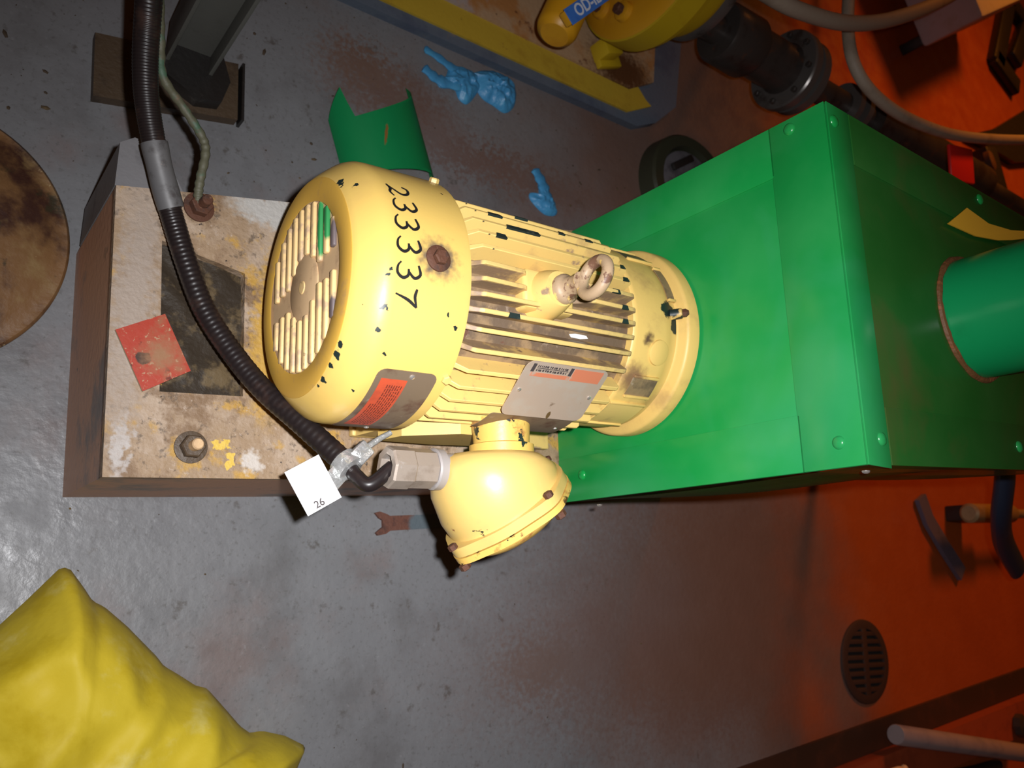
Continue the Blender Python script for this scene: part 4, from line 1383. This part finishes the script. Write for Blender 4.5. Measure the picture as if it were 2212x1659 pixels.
axial('drum_face', [(PX - 0.012, 0.10), (PX - 0.012, 0.18), (PX, 0.214), (PX + 0.004, 0.218), (PX + 0.01, 0.218)], 'pumpyel', pump)
axial('drum_rim', [(PX + 0.004, 0.2185), (PX + 0.006, 0.222), (PX + 0.066, 0.222), (PX + 0.069, 0.216), (PX + 0.085, 0.21), (PX + 0.086, 0.15)], 'pumprim', pump)
axial('drum_hub', [(PX + 0.08, 0.165), (PX + 0.15, 0.158), (PX + 0.165, 0.15), (PX + 0.166, 0.05)], 'pumprim', pump)
axial('drum_body', [(PX - 0.30, 0.11), (PX - 0.29, 0.125), (PX - 0.01, 0.125)], 'pumpyel', pump)
for a in (200, 232, 150):
    w = math.radians(a)
    c = Vector((PX - 0.012, PY + 0.165 * math.cos(w) * 1.0, PZc + 0.165 * math.sin(w)))
    b = WMB()
    b.lathe(c, (-1, 0, 0), [(0, 0.024), (0.012, 0.022), (0.014, 0.018), (0.014, 0)], 24)
    bs = b.build('bolt_boss', 'pumpyel', pump)
    b = WMB()
    b.lathe(c + Vector((-0.014, 0, 0)), (-1, 0, 0), [(0, 0.013), (0.012, 0.013), (0.014, 0.011), (0.014, 0)], 6)
    b.build('boss_bolt', 'rust', bs, 20)
# end housing left of the drum, where the blue label is stuck
b = WMB()
b.lathe((0.930, 1.118, 0.235), (0.35, 0.93, 0.08), [(0, 0.030), (0.008, 0.040), (0.02, 0.044), (0.30, 0.044), (0.30, 0.0)], 28)
b.build('end_housing', 'pumpyel', pump)
b = WMB()
b.box((1.235, 1.318, 0.060), (0.055, 0.045, 0.055), Matrix.Rotation(0.4, 3, 'Z'), 0.005)
b.box((1.250, 1.310, 0.044), (0.075, 0.05, 0.018), Matrix.Rotation(0.4, 3, 'Z'), 0.003)
b.build('foot_lug', 'pumprim', pump)
# blue tape label
la, lb = Vector((0.905, 1.102, 0.310)), Vector((1.130, 1.346, 0.318))
tx = (lb - la).normalized()
ty = Vector((-0.72, 0.66, 0.05))
ty = (ty - tx * ty.dot(tx)).normalized()
tz = tx.cross(ty)
rmT = Matrix((tx, ty, tz)).transposed()
tl = la + tx * 0.13
b = WMB()
b.box(tl, (0.26, 0.034, 0.0015), rmT, 0.0005)
lab = tag(b.build('label_tape', 'bluetape', pump, 0), 'blue label tape with white lettering')
text_mesh('label_text', 'OD-IEO', 0.034, 'whiteprint', pump, Matrix.Translation(la + tx * 0.085 - pump.location + tz * 0.0009) @ rmT.to_4x4(), 0.0002)
b = WMB()
b.box(tl - tz * 0.012, (0.25, 0.030, 0.022), rmT, 0.004)
b.build('label_bracket', 'pumpyel', pump)

# dark shaft train right of it
SY, SZ = 1.345, 0.252
shaft = empty('shaft_train', (1.6, SY, 0), 'dark oily shaft with coupling and round flange right of the yellow drive unit', 'machine')


def sax(name, prof, m, par, seg=56):
    b = WMB()
    b.lathe((0, SY, SZ), (1, 0, 0), prof, seg)
    return b.build(name, m, par)


axial('seal_housing', [(PX + 0.166, 0.145), (PX + 0.18, 0.150), (PX + 0.195, 0.148), (PX + 0.20, 0.10)], 'bright', pump)
sax('shaft', [(1.36, 0.034), (3.0, 0.034)], 'darksteel', shaft, 40)
sax('coupling_hub', [(1.42, 0.03), (1.425, 0.068), (1.435, 0.074), (1.53, 0.076), (1.545, 0.068), (1.545, 0.04)], 'darksteel', shaft)
sax('pipe_barrel', [(1.54, 0.05), (1.545, 0.062), (1.66, 0.062), (1.68, 0.07), (1.69, 0.05)], 'darksteel', shaft)
fl = sax('round_flange', [(1.672, 0.06), (1.675, 0.100), (1.679, 0.104), (1.700, 0.104), (1.703, 0.098), (1.705, 0.085), (1.717, 0.085), (1.72, 0.098), (1.745, 0.098), (1.75, 0.06)], 'bright', shaft, 64)
for k in range(8):
    w = 2 * PI * (k + 0.5) / 8
    b = WMB()
    b.lathe((1.674, SY + 0.086 * math.cos(w), SZ + 0.086 * math.sin(w)), (-1, 0, 0), [(0, 0.008), (0.008, 0.008), (0.010, 0.006), (0.010, 0)], 6)
    b.build('flange_bolt', 'darksteel', fl, 20)
for x in (1.94, 1.985):
    sax('shaft_collar', [(x, 0.03), (x, 0.060), (x + 0.020, 0.060), (x + 0.020, 0.03)], 'bright', shaft, 40)
sax('shaft_sleeve', [(2.06, 0.03), (2.06, 0.062), (2.70, 0.062), (2.70, 0.03)], 'darksteel', shaft, 40)
for x in (2.0, 2.5):
    b = WMB()
    b.prism([(x - 0.04, SY - 0.05), (x + 0.04, SY - 0.05), (x + 0.04, SY + 0.05), (x - 0.04, SY + 0.05)], 0.0, SZ - 0.03)
    b.bevel_all(0.006)
    b.build('support_leg', 'darksteel', shaft)

# ------------------------------------------------------------------ round cover and rubber collar near the guard
cov = empty('floor_pipe_stub', (1.53, 1.06, 0), 'dark round floor pipe stub with a grey cover half hidden by the guard', 'pipe')
b = WMB()
b.lathe((1.545, 1.05, 0), (0, 0, 1), [(0, 0.150), (0.045, 0.146), (0.052, 0.140), (0.052, 0.112), (0.03, 0.108)], 56)
b.build('collar', 'olive', cov)
b = WMB()
b.lathe((1.545, 1.05, 0.028), (0, 0, 1), [(0, 0.106), (0.010, 0.104), (0.013, 0.096), (0.013, 0)], 48)
b.build('cover_disc', 'cap', cov)
b = WMB()
b.box((1.51, 1.11, 0.047), (0.09, 0.02, 0.012), Matrix.Rotation(0.6, 3, 'Z'), 0.004)
b.build('cover_handle', 'black', cov)

# ------------------------------------------------------------------ hoses at the top right
b = MB()
b.tube(spline([(0.92, 1.95, 0.72), (0.98, 1.50, 0.60), (1.07, 1.27, 0.53), (1.17, 1.20, 0.52), (1.269, 1.19, 0.52), (1.379, 1.206, 0.52), (1.536, 1.254, 0.52), (1.719, 1.348, 0.52), (1.963, 1.511, 0.52), (2.171, 1.684, 0.50), (2.30, 1.90, 0.43), (2.34, 2.25, 0.22), (2.28, 2.6, 0.02)], 14), 0.0175, 18)
tag(b.build('rubber_hose', 'hose', None, 60), 'grey hose loop hanging across the top edge, above the other hose', 'hose', 'grey hoses at the far end')
b = MB()
b.tube(spline([(2.1, 2.45, 0.05), (1.95, 2.05, 0.36), (1.78, 1.74, 0.45), (1.68, 1.50, 0.46), (1.642, 1.321, 0.46), (1.662, 1.223, 0.46), (1.752, 1.178, 0.46), (1.918, 1.178, 0.46), (2.16, 1.227, 0.46), (2.553, 1.358, 0.46), (3.0, 1.54, 0.44), (3.4, 1.75, 0.36), (3.9, 2.02, 0.28), (4.4, 2.2, 0.2)], 14), 0.0146, 18)
tag(b.build('rubber_hose', 'hose', None, 60), 'longer grey hose curving down and right above the red tag', 'hose', 'grey hoses at the far end')

# ------------------------------------------------------------------ things on the far red floor
gb = empty('grey_cabinet', (3.05, 2.35, 0), 'pale grey metal box on short legs at the upper right corner', 'box')
b = WMB()
rmz = Matrix.Rotation(0.60, 3, 'Z')
cbox = Vector((2.805, 2.005, 0))
ux, uy = rmz @ Vector((1, 0, 0)), rmz @ Vector((0, 1, 0))
b.box(cbox + ux * 0.30 + uy * 0.20 + Vector((0, 0, 0.19)), (0.60, 0.40, 0.22), rmz, 0.015)
b.build('cabinet_body', 'panel', gb)
for i, j in ((0.03, 0.03), (0.57, 0.03), (0.03, 0.37), (0.57, 0.37)):
    b = WMB()
    b.box(cbox + ux * i + uy * j + Vector((0, 0, 0.045)), (0.04, 0.04, 0.09), rmz, 0.003)
    b.build('cabinet_leg', 'black', gb)
b = MB()
b.box((2.210, 1.176, 0.424), (0.135, 0.098, 0.010), Matrix.Rotation(0.22, 3, 'Z') @ Matrix.Rotation(0.15, 3, 'X'), 0.004)
tag(b.build('red_tag', 'redtag', None), 'bright red plastic tag hanging under the long grey hose', 'tag')
vl = empty('black_valve', (3.12, 1.62, 0), 'black valve bracket on the red floor beyond the red tag', 'valve')
b = WMB()
b.box((3.02, 1.585, 0.05), (0.30, 0.05, 0.10), Matrix.Rotation(0.3, 3, 'Z'), 0.008)
b.build('valve_body', 'black', vl)
b = WMB()
b.box((3.30, 1.66, 0.04), (0.10, 0.22, 0.08), Matrix.Rotation(0.3, 3, 'Z'), 0.008)
b.build('valve_arm', 'black', vl)
b = WMB()
b.lathe((3.18, 1.66, 0.09), (0.2, 0.1, 1), [(0, 0.04), (0.02, 0.04), (0.025, 0.03), (0.025, 0)], 20)
b.build('valve_cap', 'rust', vl)
b = MB()
b.prism([(3.20, 1.815), (3.45, 1.935), (3.90, 2.225), (4.2, 2.25), (4.0, 1.98), (3.6, 1.83)], 0.001, 0.03)
b.bevel_all(0.006)
tag(b.build('black_patch', 'black', None), 'flat black patch beyond the long grey hose', 'mat')  # thin black slab laid flat on the far floor
ct = empty('black_frame', (3.8, 2.4, 0), 'black bent frame on the red floor at the far right edge', 'frame')  # low black bars laid out as an open bent frame
for p, q in [((3.58, 2.32, 0.02), (3.80, 2.74, 0.02)), ((3.58, 2.32, 0.02), (3.72, 2.26, 0.02)), ((3.80, 2.74, 0.02), (4.1, 2.64, 0.02)), ((3.78, 2.42, 0.02), (3.95, 2.66, 0.02))]:
    b = WMB()
    pv_, qv = Vector(p), Vector(q)
    dd = qv - pv_
    b.box((pv_ + qv) / 2, (dd.length + 0.06, 0.09, 0.04), Matrix.Rotation(math.atan2(dd.y, dd.x), 3, 'Z'), 0.01)
    b.build('frame_bar', 'black', ct)

# floor drain
dr = empty('floor_drain', (2.222, -0.152, 0), 'round rusty slotted floor drain grate in the red floor', 'drain')
b = WMB()
b.lathe((2.222, -0.152, 0.0005), (0, 0, 1), [(0, 0.098), (0.001, 0.098), (0.001, 0)], 48)
b.build('drain_pit', 'pit_shade', dr)  # flat black disc on the floor, its colour stands in for the pit's shade
b = WMB()
b.lathe((2.222, -0.152, 0), (0, 0, 1), [(0.0015, 0.088), (0.0015, 0.112), (0.006, 0.111), (0.008, 0.107), (0.008, 0.088), (0.0015, 0.088)], 64, cap=False)
b.build('grate_ring', 'iron', dr)
for k in range(8):
    y = -0.0735 + 0.021 * k
    w = 2 * math.sqrt(0.0905 ** 2 - y * y)
    b = WMB()
    b.box((2.222, -0.152 + y, 0.0045), (w, 0.0115, 0.006), None, 0.001)
    b.build('grate_bar', 'iron', dr)
b = WMB()
b.box((2.222, -0.152, 0.0048), (0.022, 0.178, 0.006), None, 0.001)
b.build('grate_spine', 'iron', dr)

# lever, strap, nipple at the right edge
lev = empty('valve_lever', (2.42, 0.33, 0), 'dark blue lever handle standing at the right edge of the guard', 'lever')
b = WMB()
b.tube(spline([(2.075, 0.410, 0.50), (2.075, 0.360, 0.50), (2.10, 0.29, 0.48), (2.15, 0.215, 0.44), (2.28, 0.16, 0.38), (2.45, 0.10, 0.33)], 8), lambda t: 0.030 + 0.006 * math.sin(t * 3), 16, flat=0.6)
b.build('lever_grip', 'navy', lev)
b = WMB()
b.cyl((2.085, 0.435, 0.0), (2.085, 0.425, 0.50), 0.020, 0.020, 16)
b.build('lever_stem', 'darksteel', lev)
nip = empty('pipe_nipple', (2.73, 0.28, 0), 'tan brass pipe nipple beside the dark blue lever', 'pipe')
b = WMB()
b.lathe((2.655, 0.277, 0.12), (1, 0.065, 0), [(0, 0.022), (0.006, 0.030), (0.27, 0.030), (0.276, 0.026), (0.276, 0.015), (0.45, 0.015)], 28)
b.build('nipple_tube', 'brass', nip)
b = WMB()
b.box((2.80, 0.29, 0.045), (0.10, 0.05, 0.09), None, 0.004)
b.build('nipple_clamp', 'black', nip)
b = MB()
ps = [(2.585, 0.33), (2.62, 0.26), (2.70, 0.18), (2.79, 0.10)]
prev = None
for k, (x, y) in enumerate(ps):
    a, c = Vector((x, y, 0)), Vector((ps[min(k + 1, 3)][0] - ps[max(k - 1, 0)][0], ps[min(k + 1, 3)][1] - ps[max(k - 1, 0)][1], 0)).normalized()
    nn = Vector((-c.y, c.x, 0)) * 0.026
    cur = [b.bm.verts.new(a + nn + Vector((0, 0, z))) for z in (0.004, 0.018)] + [b.bm.verts.new(a - nn + Vector((0, 0, z))) for z in (0.018, 0.004)]
    if prev:
        for i in range(4):
            j = (i + 1) % 4
            b.bm.faces.new((prev[i], prev[j], cur[j], cur[i]))
    else:
        b.bm.faces.new(cur)
    prev = cur
b.bm.faces.new(list(reversed(prev)))
tag(b.build('flat_bar', 'slate', None), 'bent slate blue flat bar lying on the floor right of the guard', 'bar')

# grey pipe and scraps over the curb, lower right
b = MB()
b.lathe((2.215, -0.330, 0.078), (0.989, -0.147, 0), [(0, 0.016), (0, 0.024), (0.003, 0.026), (1.1, 0.026), (1.1, 0.0)], 28)
tag(b.build('loose_pipe', 'greybar', None), 'mauve grey loose pipe lying over the red curb at lower right', 'pipe')
b = MB()
b.tube(spline([(2.30, -0.455, 0.02), (2.46, -0.462, 0.025), (2.66, -0.475, 0.02), (2.86, -0.470, 0.02)], 10), 0.016, 14)
tag(b.build('dark_hose', 'black', None), 'dark short hose on the floor below the loose grey pipe', 'hose')
b = MB()
b.lathe((2.95, -0.36, 0.051), (0.1, 0.05, 1), [(0, 0.035), (0.02, 0.035), (0.026, 0.022), (0.05, 0.018), (0.05, 0)], 8)
tag(b.build('pipe_plug', 'darksteel', None, 20), 'small dark hexagonal plug on the curb behind the loose grey pipe', 'plug')
b = MB()
b.tube(spline([(2.20, -0.425, 0.062), (2.225, -0.418, 0.075), (2.25, -0.428, 0.062), (2.275, -0.420, 0.06)], 8), 0.010, 10)
tag(b.build('bent_wire', 'hub', None), 'short bent tan wire scrap on the curb left of the loose pipe', 'wire')

# open-end wrench on the grey floor
b = MB()
def wmap(x, y, z):
    a = Vector((0.703, 0.127))
    d2 = Vector((0.9945, 0.105))
    return (a.x + d2.x * x - d2.y * y, a.y + d2.y * x + d2.x * y, z)
b.prism([(0, 0.020), (0.010, 0.022), (0.024, 0.017), (0.030, 0.0135), (0.17, 0.0125), (0.17, -0.0125), (0.030, -0.0135), (0.020, -0.019), (0.004, -0.021), (0.0, -0.016), (0.010, -0.009), (0.015, -0.006), (0.015, 0.006), (0.008, 0.010)], 0.001, 0.007, wmap)
b.bevel_all(0.0012, 1)
tag(b.build('open_end_wrench', 'wrench', None), 'rusty open end wrench on the grey floor beside the conduit box', 'wrench')

# ------------------------------------------------------------------ dirt flakes on the floor
b = MB()
for k in range(300):
    x = rnd.uniform(0.0, 1.5)
    y = rnd.uniform(0.56, 1.18) if rnd.random() < 0.85 else rnd.uniform(-0.35, 0.12)
    r = 0.0009 + 0.0032 * rnd.random() ** 4
    if math.hypot(x + 0.052, y - 0.495) < 0.24 or (x < 0.64 and y < -0.01) or (0.12 < x < 0.41 and 0.76 < y < 0.95) or (1.36 < x and y > 0.88):
        continue
    a = rnd.random() * PI
    el = 1 + 1.6 * rnd.random() ** 2
    n = 5
    lo = [b.bm.verts.new((x + r * (el * math.cos(t) * math.cos(a) - math.sin(t) * math.sin(a)), y + r * (el * math.cos(t) * math.sin(a) + math.sin(t) * math.cos(a)), 0.0003)) for t in [2 * PI * i / n for i in range(n)]]
    top = b.bm.verts.new((x, y, 0.0006 + r * 0.4))
    for i in range(n):
        b.bm.faces.new((lo[i], lo[(i + 1) % n], top))
tag(b.build('dirt_flakes', 'flake', None, 0), 'dark dirt flakes scattered over the grey floor', 'debris', kind='stuff')
